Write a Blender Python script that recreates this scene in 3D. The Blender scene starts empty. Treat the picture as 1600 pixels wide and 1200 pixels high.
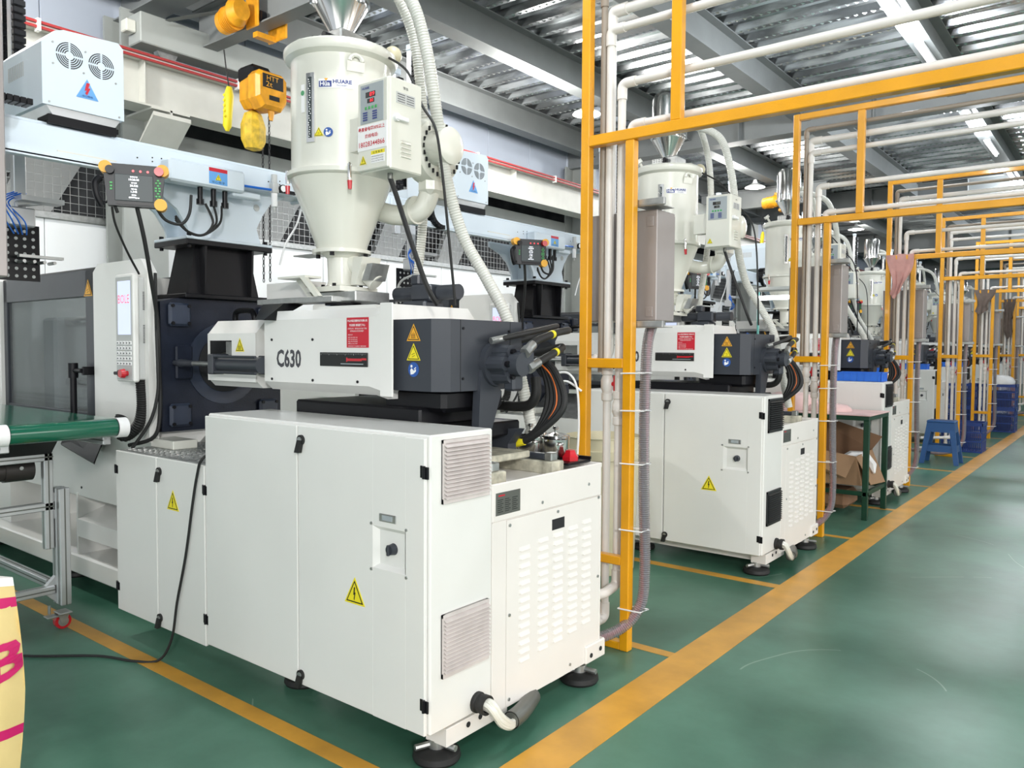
import bpy, bmesh, math, random
from mathutils import Vector, Matrix
random.seed(7)
R = math.radians
sc = bpy.context.scene
COL = sc.collection
# ------------------------------------------------------------------ camera
cam = bpy.data.cameras.new('camera'); cam.sensor_width = 36.0; cam.lens = 36.0*1234.76/1600.0
cam.clip_start = 0.05; cam.clip_end = 200
camo = bpy.data.objects.new('camera', cam); COL.objects.link(camo)
yaw, pit, rol = R(-38.236), R(-2.532), R(0.3567)
fw = Vector((math.sin(yaw)*math.cos(pit), math.cos(yaw)*math.cos(pit), math.sin(pit)))
rg = Vector((math.cos(yaw), -math.sin(yaw), 0)); up = rg.cross(fw)
r2 = math.cos(rol)*rg + math.sin(rol)*up; u2 = -math.sin(rol)*rg + math.cos(rol)*up
camo.matrix_world = Matrix((( r2.x, u2.x, -fw.x, 0), (r2.y, u2.y, -fw.y, 0), (r2.z, u2.z, -fw.z, 1.55), (0, 0, 0, 1)))
sc.camera = camo
# ------------------------------------------------------------------ world, lights, exposure
w = bpy.data.worlds.new('world'); sc.world = w; w.use_nodes = True
bg = w.node_tree.nodes['Background']; bg.inputs[0].default_value = (0.86, 0.93, 1.0, 1); bg.inputs[1].default_value = 0.85
sc.view_settings.view_transform = 'Standard'; sc.view_settings.look = 'None'
sc.view_settings.exposure = 0.12; sc.view_settings.gamma = 1.0; sc.view_settings.use_curve_mapping = False
def area(name, loc, sx, sy, power, col=(1, 1, 1), rot=(0, 0, 0)):
    l = bpy.data.lights.new(name, 'AREA'); l.shape = 'RECTANGLE'; l.size = sx; l.size_y = sy; l.energy = power; l.color = col
    o = bpy.data.objects.new(name, l); COL.objects.link(o); o.location = loc; o.rotation_euler = rot; return o
def lamp(name, loc, power, col, rad=0.12):
    l = bpy.data.lights.new(name, 'POINT'); l.energy = power; l.color = col; l.shadow_soft_size = rad
    o = bpy.data.objects.new(name, l); COL.objects.link(o); o.location = loc; return o
for x, ys, p in ((-2.12, (2.5, 9.8, 15.0, 21.0, 28.0), 165), (2.2, (-1.5, 5.0, 12.0, 20.0, 30.0), 180)):
    for y in ys: lamp('ceiling_light', (x, y, 4.95), p, (0.90, 0.95, 1.0))
for x, y, p in ((-6.5, 1.5, 270), (-6.5, 8.6, 260), (-6.3, 14.9, 130), (-6.4, 24.0, 170)): lamp('ceiling_light', (x, y, 4.85), p, (1.0, 0.98, 0.94), 0.2)
# daylight through the big openings behind and to the right of the photographer
area('daylight_area', (1.2, -4.5, 2.6), 7.0, 3.6, 120, (1.0, 0.985, 0.96), (R(86), 0, R(8)))
area('daylight_area', (6.0, 5.0, 2.8), 12.0, 3.6, 390, (1.0, 0.955, 0.91), (R(84), 0, R(90)))
dl = area('daylight_area', (4.6, -3.6, 3.7), 0.7, 0.7, 330, (1.0, 0.985, 0.95))  # small spot-like light added for soft shadows, no real opening behind it
dl.rotation_euler = (Vector((-2.4, 3.2, 0.4))-Vector((4.6, -3.6, 3.7))).to_track_quat('-Z', 'Y').to_euler()

# ------------------------------------------------------------------ materials
MATS = {}
def mat(name, col, rough=0.5, metal=0.0, noise=0.0, nscale=8.0, bump=0.0, bscale=60.0, coat=0.0, emit=None, es=0.0, alpha=1.0, rvar=0.0):
    if name in MATS: return MATS[name]
    m = bpy.data.materials.new(name); m.use_nodes = True; nt = m.node_tree; b = nt.nodes['Principled BSDF']
    b.inputs['Base Color'].default_value = (*col, 1); b.inputs['Roughness'].default_value = rough; b.inputs['Metallic'].default_value = metal
    if coat: b.inputs['Coat Weight'].default_value = coat; b.inputs['Coat Roughness'].default_value = 0.08
    if emit: b.inputs['Emission Color'].default_value = (*emit, 1); b.inputs['Emission Strength'].default_value = es
    b.inputs['Alpha'].default_value = alpha
    N = nt.nodes.new; L = nt.links.new
    if noise or bump or rvar:
        tc = N('ShaderNodeTexCoord')
        n = N('ShaderNodeTexNoise'); n.inputs['Scale'].default_value = nscale; n.inputs['Detail'].default_value = 4; L(tc.outputs['Object'], n.inputs['Vector'])
        if noise:
            r = N('ShaderNodeMapRange'); r.inputs['From Min'].default_value = 0.3; r.inputs['From Max'].default_value = 0.7; r.inputs['To Min'].default_value = 1-noise; r.inputs['To Max'].default_value = 1.0
            L(n.outputs['Fac'], r.inputs['Value'])
            mx = N('ShaderNodeMix'); mx.data_type = 'RGBA'; mx.blend_type = 'MULTIPLY'; mx.inputs['Factor'].default_value = 1.0
            mx.inputs['A'].default_value = (*col, 1); L(r.outputs['Result'], mx.inputs['B']); L(mx.outputs['Result'], b.inputs['Base Color'])
        if rvar:
            r = N('ShaderNodeMapRange'); r.inputs['To Min'].default_value = max(0.02, rough-rvar); r.inputs['To Max'].default_value = rough+rvar
            L(n.outputs['Fac'], r.inputs['Value']); L(r.outputs['Result'], b.inputs['Roughness'])
        if bump:
            n2 = N('ShaderNodeTexNoise'); n2.inputs['Scale'].default_value = bscale; n2.inputs['Detail'].default_value = 2; L(tc.outputs['Object'], n2.inputs['Vector'])
            bp = N('ShaderNodeBump'); bp.inputs['Strength'].default_value = bump; bp.inputs['Distance'].default_value = 0.002
            L(n2.outputs['Fac'], bp.inputs['Height']); L(bp.outputs['Normal'], b.inputs['Normal'])
    MATS[name] = m; return m
M_white = mat('white_enamel', (0.80, 0.795, 0.765), 0.28, noise=0.04, nscale=2.5, coat=0.25)
M_whitew = mat('warm_white_enamel', (0.82, 0.785, 0.745), 0.35, noise=0.05, nscale=3, coat=0.15)
M_robot = mat('pale_blue_enamel', (0.66, 0.74, 0.81), 0.35, noise=0.04, nscale=3)
M_ivory = mat('ivory_enamel', (0.74, 0.735, 0.66), 0.24, noise=0.05, nscale=3, coat=0.3)
M_navy = mat('navy_cast_iron', (0.016, 0.021, 0.037), 0.38, noise=0.3, nscale=12, bump=0.3, bscale=90)
M_char = mat('charcoal_enamel', (0.042, 0.047, 0.058), 0.34, noise=0.08, nscale=5)
M_black = mat('black_enamel', (0.008, 0.008, 0.010), 0.32)
for m_, sp in ((M_navy, 0.3), (M_black, 0.22), (M_char, 0.35)): m_.node_tree.nodes['Principled BSDF'].inputs['Specular IOR Level'].default_value = sp
M_navyl = mat('navy_machined_cover', (0.032, 0.043, 0.072), 0.4, noise=0.2, nscale=12)
M_rubber = mat('black_rubber', (0.012, 0.012, 0.012), 0.6)
M_amber = mat('amber_enamel', (0.80, 0.355, 0.003), 0.32, noise=0.12, nscale=6, bump=0.5, bscale=220, coat=0.4)
M_pipe = mat('pvc_white', (0.74, 0.71, 0.67), 0.35, noise=0.07, nscale=9)
M_pipeb = mat('pvc_taupe', (0.30, 0.255, 0.205), 0.45, noise=0.1, nscale=9)
M_taupe = mat('taupe_steel_box', (0.34, 0.31, 0.30), 0.38, metal=0.35, noise=0.06)
M_galv = mat('galvanised_steel', (0.50, 0.51, 0.50), 0.38, metal=0.85, noise=0.25, nscale=25, rvar=0.15)
M_alu = mat('aluminium', (0.62, 0.63, 0.64), 0.35, metal=0.75, noise=0.08, nscale=12)
M_steel = mat('polished_steel', (0.72, 0.71, 0.69), 0.16, metal=1.0, noise=0.08, nscale=7)
M_chrome = mat('chrome', (0.80, 0.80, 0.80), 0.10, metal=1.0)
M_beam = mat('grey_beam_paint', (0.25, 0.265, 0.265), 0.55, noise=0.12, nscale=3)
M_beaml = mat('light_grey_beam_paint', (0.40, 0.42, 0.40), 0.5, noise=0.12, nscale=3)
M_crane = mat('crane_rail_white', (0.62, 0.62, 0.57), 0.45, noise=0.1, nscale=4)
M_wall = mat('blue_grey_panel', (0.50, 0.55, 0.64), 0.55, noise=0.05, nscale=2)
M_wallw = mat('white_wall_panel', (0.93, 0.95, 0.96), 0.5, noise=0.02, nscale=2)
M_dark = mat('dark_recess', (0.012, 0.013, 0.015), 0.7)
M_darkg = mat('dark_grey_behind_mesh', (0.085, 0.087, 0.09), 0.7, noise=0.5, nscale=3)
M_yel = mat('sign_yellow', (0.85, 0.72, 0.02), 0.45)
M_ora = mat('sign_orange', (0.85, 0.42, 0.03), 0.45)
M_blk = mat('sign_black', (0.01, 0.01, 0.01), 0.5)
M_red = mat('sign_red', (0.55, 0.012, 0.03), 0.45)
M_redp = mat('red_plastic', (0.55, 0.01, 0.02), 0.3, coat=0.3)
M_paper = mat('sign_white', (0.85, 0.85, 0.85), 0.5)
M_sblue = mat('sign_blue', (0.02, 0.09, 0.36), 0.45)
M_lblue = mat('sign_light_blue', (0.13, 0.36, 0.72), 0.45)
M_logo = mat('logo_navy', (0.03, 0.05, 0.22), 0.45)
M_print = mat('print_dark_grey', (0.06, 0.06, 0.07), 0.5)
M_grn = mat('green_belt', (0.006, 0.11, 0.062), 0.12, coat=0.6)
M_bplas = mat('blue_crate_plastic', (0.018, 0.050, 0.23), 0.4, noise=0.1)
M_bplas2 = mat('bright_blue_bin_plastic', (0.03, 0.17, 0.70), 0.4)
M_stool = mat('faded_blue_plastic', (0.022, 0.085, 0.24), 0.45, noise=0.1)
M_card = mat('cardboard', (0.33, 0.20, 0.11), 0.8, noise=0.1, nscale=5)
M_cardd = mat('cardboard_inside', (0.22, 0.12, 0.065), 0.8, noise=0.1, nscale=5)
M_bluet = mat('blue_air_tube', (0.01, 0.15, 0.65), 0.3)
M_screen = mat('dark_screen', (0.035, 0.048, 0.052), 0.42)
M_slit = mat('lit_lcd', (0.35, 0.40, 0.55), 0.2, emit=(0.62, 0.68, 0.95), es=0.75)
M_ltext = mat('lit_white_text', (0.9, 0.9, 0.95), 0.3, emit=(0.9, 0.92, 1.0), es=1.0)
M_led = mat('lit_red_digits', (0.5, 0.02, 0.02), 0.3, emit=(1, 0.05, 0.08), es=0.9)
M_tube = mat('lit_tube', (1, 1, 1), 0.3, emit=(0.93, 0.97, 1.0), es=14)
M_bulb = mat('lit_lamp', (1, 1, 1), 0.3, emit=(1.0, 0.97, 0.88), es=16)
M_redrail = mat('red_conductor_rail', (0.36, 0.03, 0.03), 0.45)
M_hoist = mat('hoist_orange', (0.95, 0.42, 0.02), 0.4, noise=0.35, nscale=9)
M_bagy = mat('yellow_chain_bag', (0.88, 0.58, 0.04), 0.6, noise=0.5, nscale=14)
M_sack = mat('sack_yellow', (0.80, 0.62, 0.27), 0.6, noise=0.1, nscale=7, bump=0.5, bscale=14)
M_mag = mat('print_magenta', (0.60, 0.01, 0.14), 0.5)
M_tub = mat('cream_tub', (0.62, 0.57, 0.40), 0.4, noise=0.12, nscale=6)
M_dirty = mat('stained_ivory_steel', (0.62, 0.59, 0.47), 0.55, noise=0.55, nscale=22)
M_grille = mat('pale_pink_grey_plastic', (0.66, 0.60, 0.58), 0.5, noise=0.15, nscale=14)
M_grilleb = mat('black_plastic_grille', (0.014, 0.015, 0.016), 0.45)
M_hosew = mat('clear_ribbed_hose', (0.66, 0.66, 0.61), 0.35, noise=0.1, nscale=12)
M_green_leg = mat('dark_green_paint', (0.004, 0.045, 0.022), 0.4, noise=0.2)
M_cloth = mat('pink_cloth', (0.62, 0.33, 0.30), 0.9, noise=0.2, nscale=10)
M_clothb = mat('brown_cloth', (0.16, 0.12, 0.10), 0.9, noise=0.3, nscale=10)
M_pinkt = mat('pink_sheet', (0.80, 0.55, 0.53), 0.6, noise=0.3, nscale=4)
M_nplate = mat('nameplate_grey', (0.16, 0.165, 0.15), 0.4, metal=0.6)
M_pgrey = mat('grey_fascia', (0.34, 0.38, 0.40), 0.4)
M_lgrey = mat('light_grey_plastic', (0.50, 0.51, 0.50), 0.4)
M_plast = mat('clear_plastic_bag', (0.8, 0.8, 0.8), 0.3, noise=0.15)
M_cordo = mat('orange_hose_stripe', (0.7, 0.15, 0.02), 0.5)
def mixglass(name, col, fac, rough=0.03):
    m = bpy.data.materials.new(name); m.use_nodes = True; nt = m.node_tree
    for n in list(nt.nodes): nt.nodes.remove(n)
    N = nt.nodes.new; L = nt.links.new
    out = N('ShaderNodeOutputMaterial'); t = N('ShaderNodeBsdfTransparent'); t.inputs[0].default_value = (*col, 1)
    d = N('ShaderNodeBsdfPrincipled'); d.inputs['Base Color'].default_value = (*[c*0.5 for c in col], 1); d.inputs['Roughness'].default_value = rough
    mx = N('ShaderNodeMixShader'); mx.inputs[0].default_value = fac
    L(t.outputs[0], mx.inputs[1]); L(d.outputs[0], mx.inputs[2]); L(mx.outputs[0], out.inputs[0]); return m
M_glass = mixglass('smoked_glass', (0.74, 0.77, 0.78), 0.20)
M_clear = mixglass('clear_grey_hose_wall', (0.80, 0.78, 0.80), 0.42, 0.3)
def floor_mat():
    m = bpy.data.materials.new('green_epoxy_floor'); m.use_nodes = True; nt = m.node_tree; b = nt.nodes['Principled BSDF']; N = nt.nodes.new; L = nt.links.new
    tc = N('ShaderNodeTexCoord')
    n = N('ShaderNodeTexNoise'); n.inputs['Scale'].default_value = 0.9; n.inputs['Detail'].default_value = 7; n.inputs['Roughness'].default_value = 0.6; L(tc.outputs['Object'], n.inputs['Vector'])
    cr = N('ShaderNodeValToRGB'); cr.color_ramp.elements[0].position = 0.36; cr.color_ramp.elements[0].color = (0.026, 0.102, 0.064, 1)
    cr.color_ramp.elements[1].position = 0.64; cr.color_ramp.elements[1].color = (0.085, 0.215, 0.150, 1); L(n.outputs['Fac'], cr.inputs['Fac'])
    # scuffs: thin curved tyre and pallet scratches
    nz = N('ShaderNodeTexNoise'); nz.inputs['Scale'].default_value = 0.55; nz.inputs['Detail'].default_value = 0.5; L(tc.outputs['Object'], nz.inputs['Vector'])
    sb = N('ShaderNodeMath'); sb.operation = 'SUBTRACT'; sb.inputs[1].default_value = 0.5; L(nz.outputs['Fac'], sb.inputs[0])
    ab = N('ShaderNodeMath'); ab.operation = 'ABSOLUTE'; L(sb.outputs[0], ab.inputs[0])
    lt = N('ShaderNodeMath'); lt.operation = 'LESS_THAN'; lt.inputs[1].default_value = 0.0011; L(ab.outputs[0], lt.inputs[0])
    n3 = N('ShaderNodeTexNoise'); n3.inputs['Scale'].default_value = 1.7; L(tc.outputs['Object'], n3.inputs['Vector'])
    gt = N('ShaderNodeMath'); gt.operation = 'GREATER_THAN'; gt.inputs[1].default_value = 0.56; L(n3.outputs['Fac'], gt.inputs[0])
    mu = N('ShaderNodeMath'); mu.operation = 'MULTIPLY'; L(lt.outputs[0], mu.inputs[0]); L(gt.outputs[0], mu.inputs[1])
    mu2 = N('ShaderNodeMath'); mu2.operation = 'MULTIPLY'; mu2.inputs[1].default_value = 0.35; L(mu.outputs[0], mu2.inputs[0])
    # small white chips
    v2 = N('ShaderNodeTexVoronoi'); v2.inputs['Scale'].default_value = 2.6; L(tc.outputs['Object'], v2.inputs['Vector'])
    l2 = N('ShaderNodeMath'); l2.operation = 'LESS_THAN'; l2.inputs[1].default_value = 0.012; L(v2.outputs['Distance'], l2.inputs[0])
    mxx = N('ShaderNodeMath'); mxx.operation = 'MAXIMUM'; L(mu2.outputs[0], mxx.inputs[0]); L(l2.outputs[0], mxx.inputs[1])
    mx = N('ShaderNodeMix'); mx.data_type = 'RGBA'; L(mxx.outputs[0], mx.inputs['Factor']); L(cr.outputs['Color'], mx.inputs['A']); mx.inputs['B'].default_value = (0.42, 0.5, 0.42, 1)
    L(mx.outputs['Result'], b.inputs['Base Color'])
    r = N('ShaderNodeMapRange'); r.inputs['To Min'].default_value = 0.28; r.inputs['To Max'].default_value = 0.42; L(n.outputs['Fac'], r.inputs['Value']); L(r.outputs['Result'], b.inputs['Roughness'])
    n4 = N('ShaderNodeTexNoise'); n4.inputs['Scale'].default_value = 6; L(tc.outputs['Object'], n4.inputs['Vector'])
    bp = N('ShaderNodeBump'); bp.inputs['Strength'].default_value = 0.12; bp.inputs['Distance'].default_value = 0.01; L(n4.outputs['Fac'], bp.inputs['Height']); L(bp.outputs['Normal'], b.inputs['Normal'])
    return m
M_floor = floor_mat()
def line_mat():
    m = mat('floor_line_yellow', (0.72, 0.36, 0.045), 0.35, noise=0.3, nscale=4, bump=0.2, bscale=30); return m
M_line = line_mat()
def deck_mat():
    m = bpy.data.materials.new('galvanised_deck'); m.use_nodes = True; nt = m.node_tree; b = nt.nodes['Principled BSDF']; N = nt.nodes.new; L = nt.links.new
    b.inputs['Metallic'].default_value = 0.9; b.inputs['Roughness'].default_value = 0.24
    tc = N('ShaderNodeTexCoord'); n = N('ShaderNodeTexNoise'); n.inputs['Scale'].default_value = 3; n.inputs['Detail'].default_value = 5; L(tc.outputs['Object'], n.inputs['Vector'])
    mp = N('ShaderNodeMapping'); mp.inputs['Scale'].default_value = (0.35, 2.2, 1); L(tc.outputs['Object'], mp.inputs['Vector']); L(mp.outputs[0], n.inputs['Vector'])
    cr = N('ShaderNodeValToRGB'); cr.color_ramp.elements[0].position = 0.42; cr.color_ramp.elements[0].color = (0.30, 0.31, 0.32, 1)
    cr.color_ramp.elements[1].position = 0.58; cr.color_ramp.elements[1].color = (0.86, 0.89, 0.91, 1); L(n.outputs['Fac'], cr.inputs['Fac']); L(cr.outputs['Color'], b.inputs['Base Color'])
    geo = N('ShaderNodeNewGeometry'); sx = N('ShaderNodeSeparateXYZ'); L(geo.outputs['Position'], sx.inputs[0])
    def M(op, a, b=None):
        q = N('ShaderNodeMath'); q.operation = op
        for i, v in enumerate((a, b)):
            if v is None: continue
            if isinstance(v, (int, float)): q.inputs[i].default_value = v
            else: L(v, q.inputs[i])
        return q.outputs[0]
    fy = M('FRACT', M('DIVIDE', M('ADD', sx.outputs['Y'], 6.0), 0.36))
    d1 = M('ABSOLUTE', M('SUBTRACT', fy, 0.12)); d2 = M('ABSOLUTE', M('SUBTRACT', fy, 0.47))
    mk = M('MAXIMUM', M('LESS_THAN', d1, 0.075), M('LESS_THAN', d2, 0.06))
    ph = M('FRACT', M('ADD', M('DIVIDE', sx.outputs['X'], 0.11), M('MULTIPLY', M('MINIMUM', d1, d2), 5.0)))
    chv = M('MULTIPLY', M('LESS_THAN', ph, 0.35), mk)
    bp = N('ShaderNodeBump'); bp.inputs['Strength'].default_value = 1.0; bp.inputs['Distance'].default_value = 0.02; L(chv, bp.inputs['Height']); L(bp.outputs['Normal'], b.inputs['Normal'])
    return m
M_deck = deck_mat()
M_galvd = mat('galvanised_emboss', (0.80, 0.82, 0.84), 0.22, metal=0.95)

# ------------------------------------------------------------------ mesh helpers
class MB:
    def __init__(s): s.v = []; s.f = []; s.mi = []; s.cur = 0
    def add(s, vs, fs):
        n = len(s.v); s.v += [tuple(p) for p in vs]; s.f += [tuple(i+n for i in f) for f in fs]; s.mi += [s.cur]*len(fs); return s
    def m(s, i): s.cur = i; return s
    def box(s, x0, y0, z0, x1, y1, z1, b=0.0):
        if x0 > x1: x0, x1 = x1, x0
        if y0 > y1: y0, y1 = y1, y0
        if z0 > z1: z0, z1 = z1, z0
        lo = (x0, y0, z0); hi = (x1, y1, z1)
        if b <= 0:
            vs = [(hi[0] if i & 1 else lo[0], hi[1] if i & 2 else lo[1], hi[2] if i & 4 else lo[2]) for i in range(8)]
            return s.add(vs, [(0, 4, 6, 2), (1, 3, 7, 5), (0, 1, 5, 4), (2, 6, 7, 3), (0, 2, 3, 1), (4, 5, 7, 6)])
        b = min(b, (x1-x0)*0.49, (y1-y0)*0.49, (z1-z0)*0.49)
        vs = []; idx = {}
        for i in range(8):
            for a in range(3):
                p = []
                for k in range(3):
                    h = (i >> k) & 1; e = hi[k] if h else lo[k]
                    p.append(e if k == a else (e-b if h else e+b))
                idx[(i, a)] = len(vs); vs.append(p)
        fs = []
        for a in range(3):
            o = [k for k in range(3) if k != a]
            for h in (0, 1):
                q = [(h << a) | (i << o[0]) | (j << o[1]) for i, j in ((0, 0), (1, 0), (1, 1), (0, 1))]
                fs.append(tuple(idx[(c, a)] for c in q))
            for i in (0, 1):
                for j in (0, 1):
                    c1 = (i << o[0]) | (j << o[1]); c2 = c1 | (1 << a)
                    fs.append((idx[(c1, o[0])], idx[(c2, o[0])], idx[(c2, o[1])], idx[(c1, o[1])]))
        for i in range(8): fs.append((idx[(i, 0)], idx[(i, 1)], idx[(i, 2)]))
        return s.add(vs, fs)
    def cyl(s, p0, p1, r0, r1=None, n=20, cap=True):
        p0 = Vector(p0); p1 = Vector(p1); r1 = r0 if r1 is None else r1
        d = (p1-p0).normalized(); a = Vector((0, 0, 1)) if abs(d.z) < 0.9 else Vector((1, 0, 0)); u = d.cross(a).normalized(); v = d.cross(u)
        vs = []
        for p, r in ((p0, r0), (p1, r1)):
            for i in range(n):
                t = 2*math.pi*i/n; vs.append(p+u*r*math.cos(t)+v*r*math.sin(t))
        fs = [(i, (i+1) % n, n+(i+1) % n, n+i) for i in range(n)]
        if cap: fs += [tuple(range(n))[::-1], tuple(range(n, 2*n))]
        return s.add(vs, fs)
    def rings(s, pts, rs, n=10, cap=True):
        pts = [Vector(p) for p in pts]; N = len(pts); vs = []; fs = []; u = None
        for k in range(N):
            d = (pts[min(k+1, N-1)]-pts[max(k-1, 0)])
            if d.length < 1e-9: d = Vector((0, 0, 1))
            d.normalize()
            if u is None:
                a = Vector((0, 0, 1)) if abs(d.z) < 0.9 else Vector((1, 0, 0)); u = d.cross(a).normalized()
            else:
                u = u-d*u.dot(d); u = u.normalized() if u.length > 1e-6 else d.orthogonal().normalized()
            v = d.cross(u); r = rs[k] if isinstance(rs, (list, tuple)) else rs
            for i in range(n):
                t = 2*math.pi*i/n; vs.append(pts[k]+u*r*math.cos(t)+v*r*math.sin(t))
        for k in range(N-1):
            for i in range(n): fs.append((k*n+i, k*n+(i+1) % n, (k+1)*n+(i+1) % n, (k+1)*n+i))
        if cap: fs += [tuple(range(n))[::-1], tuple(range((N-1)*n, N*n))]
        return s.add(vs, fs)
    def tube(s, pts, r, n=8, sub=6):
        return s.rings(smooth(pts, sub), r, n)
    def hose(s, pts, r, pitch=0.012, depth=0.12, n=12):
        P = smooth(pts, 12); L = sum((P[i+1]-P[i]).length for i in range(len(P)-1)); m = max(8, int(L/pitch)*2)
        Q = resample(P, m); return s.rings(Q, [r*(1 if i % 2 else 1-depth) for i in range(m)], n)
    def lathe(s, prof, c, axis='z', n=32, cap=True):
        vs = []; fs = []; c = Vector(c)
        ax = {'x': Vector((1, 0, 0)), 'y': Vector((0, 1, 0)), 'z': Vector((0, 0, 1))}[axis]
        u = {'x': Vector((0, 1, 0)), 'y': Vector((0, 0, 1)), 'z': Vector((1, 0, 0))}[axis]; v = ax.cross(u)
        for r, h in prof:
            for i in range(n):
                t = 2*math.pi*i/n; vs.append(c+ax*h+u*r*math.cos(t)+v*r*math.sin(t))
        for k in range(len(prof)-1):
            for i in range(n): fs.append((k*n+i, k*n+(i+1) % n, (k+1)*n+(i+1) % n, (k+1)*n+i))
        if cap: fs += [tuple(range(n))[::-1], tuple(range((len(prof)-1)*n, len(prof)*n))]
        return s.add(vs, fs)
    def prism(s, poly, axis, a0, a1):
        def P(q, a):
            return (a, q[0], q[1]) if axis == 'x' else ((q[0], a, q[1]) if axis == 'y' else (q[0], q[1], a))
        n = len(poly); vs = [P(q, a0) for q in poly]+[P(q, a1) for q in poly]
        fs = [(i, (i+1) % n, n+(i+1) % n, n+i) for i in range(n)]+[tuple(range(n))[::-1], tuple(range(n, 2*n))]
        return s.add(vs, fs)
    def hexa(s, a, b):  # two quads
        return s.add(list(a)+list(b), [(0, 1, 2, 3), (7, 6, 5, 4), (0, 4, 5, 1), (1, 5, 6, 2), (2, 6, 7, 3), (3, 7, 4, 0)])
    def sphere(s, c, r, n=12, m=8, sz=1.0):
        prof = [(max(1e-4, r*math.sin(math.pi*k/m)), -r*sz*math.cos(math.pi*k/m)) for k in range(m+1)]
        return s.lathe(prof, c, 'z', n)
def smooth(pts, sub):
    P = [Vector(p) for p in pts]
    if len(P) < 3: return [P[0].lerp(P[-1], i/sub) for i in range(sub+1)]
    out = []
    for i in range(len(P)-1):
        p0 = P[max(i-1, 0)]; p1 = P[i]; p2 = P[i+1]; p3 = P[min(i+2, len(P)-1)]
        for k in range(sub):
            t = k/sub; out.append(0.5*((2*p1)+(p2-p0)*t+(2*p0-5*p1+4*p2-p3)*t*t+(3*p1-p0-3*p2+p3)*t**3))
    out.append(P[-1]); return out
def resample(P, m):
    d = [0]
    for i in range(len(P)-1): d.append(d[-1]+(P[i+1]-P[i]).length)
    out = []; j = 0
    for k in range(m):
        t = d[-1]*k/(m-1)
        while j < len(P)-2 and d[j+1] < t: j += 1
        s = (t-d[j])/max(1e-9, d[j+1]-d[j]); out.append(P[j].lerp(P[j+1], min(1, max(0, s))))
    return out
def root_loc(p):
    while p is not None and p.parent is not None: p = p.parent
    return Vector(p.location) if p is not None else Vector((0, 0, 0))
ROOTLOC = {}
def obj(name, mb, mats, parent=None, label=None, ang=0.6, origin=None, stuff=False):
    me = bpy.data.meshes.new(name)
    o3 = Vector(origin) if origin is not None else (Vector(ROOTLOC.get(parent.name, (0, 0, 0))) if parent is not None else Vector((0, 0, 0)))
    if parent is None and origin is None:
        xs = [p[0] for p in mb.v]; ys = [p[1] for p in mb.v]; zs = [p[2] for p in mb.v]
        o3 = Vector(((min(xs)+max(xs))/2, (min(ys)+max(ys))/2, min(zs)))
    me.from_pydata([tuple(Vector(p)-o3) for p in mb.v], [], mb.f)
    mats = mats if isinstance(mats, (list, tuple)) else [mats]
    for m in mats: me.materials.append(m)
    if len(mats) > 1: me.polygons.foreach_set('material_index', mb.mi)
    bm = bmesh.new(); bm.from_mesh(me); bmesh.ops.recalc_face_normals(bm, faces=bm.faces[:]); bm.to_mesh(me); bm.free()
    me.polygons.foreach_set('use_smooth', [True]*len(me.polygons)); me.set_sharp_from_angle(angle=ang)
    o = bpy.data.objects.new(name, me); COL.objects.link(o)
    if parent is not None:
        o.parent = parent; ROOTLOC[o.name] = tuple(o3)
    else:
        o.location = o3; ROOTLOC[o.name] = tuple(o3)
    if label: o['label'] = label
    if stuff: o['kind'] = 'stuff'
    return o
def tag(o, label, cat, group=None):
    o['label'] = label; o['category'] = cat
    if group: o['group'] = group
    return o
def thing(name, loc, label, cat, group=None, frame=None):
    o = bpy.data.objects.new(name, None); COL.objects.link(o); o.location = loc; o.empty_display_size = 0.1
    ROOTLOC[o.name] = tuple(loc) if frame is None else tuple(frame); return tag(o, label, cat, group)
def struct(name, mb, mats, ang=0.6):
    o = obj(name, mb, mats, ang=ang); o['kind'] = 'structure'; return o
def text(name, s, org, right, upv, w_, h_, m, parent, label=None, bold=0.0):
    cu = bpy.data.curves.new(name, 'FONT'); cu.body = s; cu.size = 1; cu.resolution_u = 2; cu.offset = bold; cu.fill_mode = 'FRONT'
    t = bpy.data.objects.new(name, cu); COL.objects.link(t)
    dg = bpy.context.evaluated_depsgraph_get(); me = bpy.data.meshes.new_from_object(t.evaluated_get(dg))
    bpy.data.objects.remove(t); bpy.data.curves.remove(cu)
    if not me.vertices: return None
    xs = [v.co.x for v in me.vertices]; ys = [v.co.y for v in me.vertices]; x0, x1, y0, y1 = min(xs), max(xs), min(ys), max(ys)
    r = Vector(right).normalized(); u = Vector(upv).normalized(); base = Vector(ROOTLOC.get(parent.name, (0, 0, 0))); o3 = Vector(org)
    for v in me.vertices: v.co = o3+r*((v.co.x-x0)/(x1-x0)*w_)+u*((v.co.y-y0)/max(1e-6, y1-y0)*h_)-base
    me.materials.clear(); me.materials.append(m); me.name = name
    o = bpy.data.objects.new(name, me); COL.objects.link(o); o.parent = parent; ROOTLOC[o.name] = tuple(base)
    if label: o['label'] = label
    return o
def dup(root, dy, label=None, dx=0.0, dz=0.0, group=None):
    def cp(o, par):
        c = o.copy(); COL.objects.link(c); c.parent = par
        for ch in list(o.children): cp(ch, c)
        return c
    r = cp(root, None); r.location = (root.location.x+dx, root.location.y+dy, root.location.z+dz)
    if label: r['label'] = label
    if group: r['group'] = group
    return r
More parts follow.
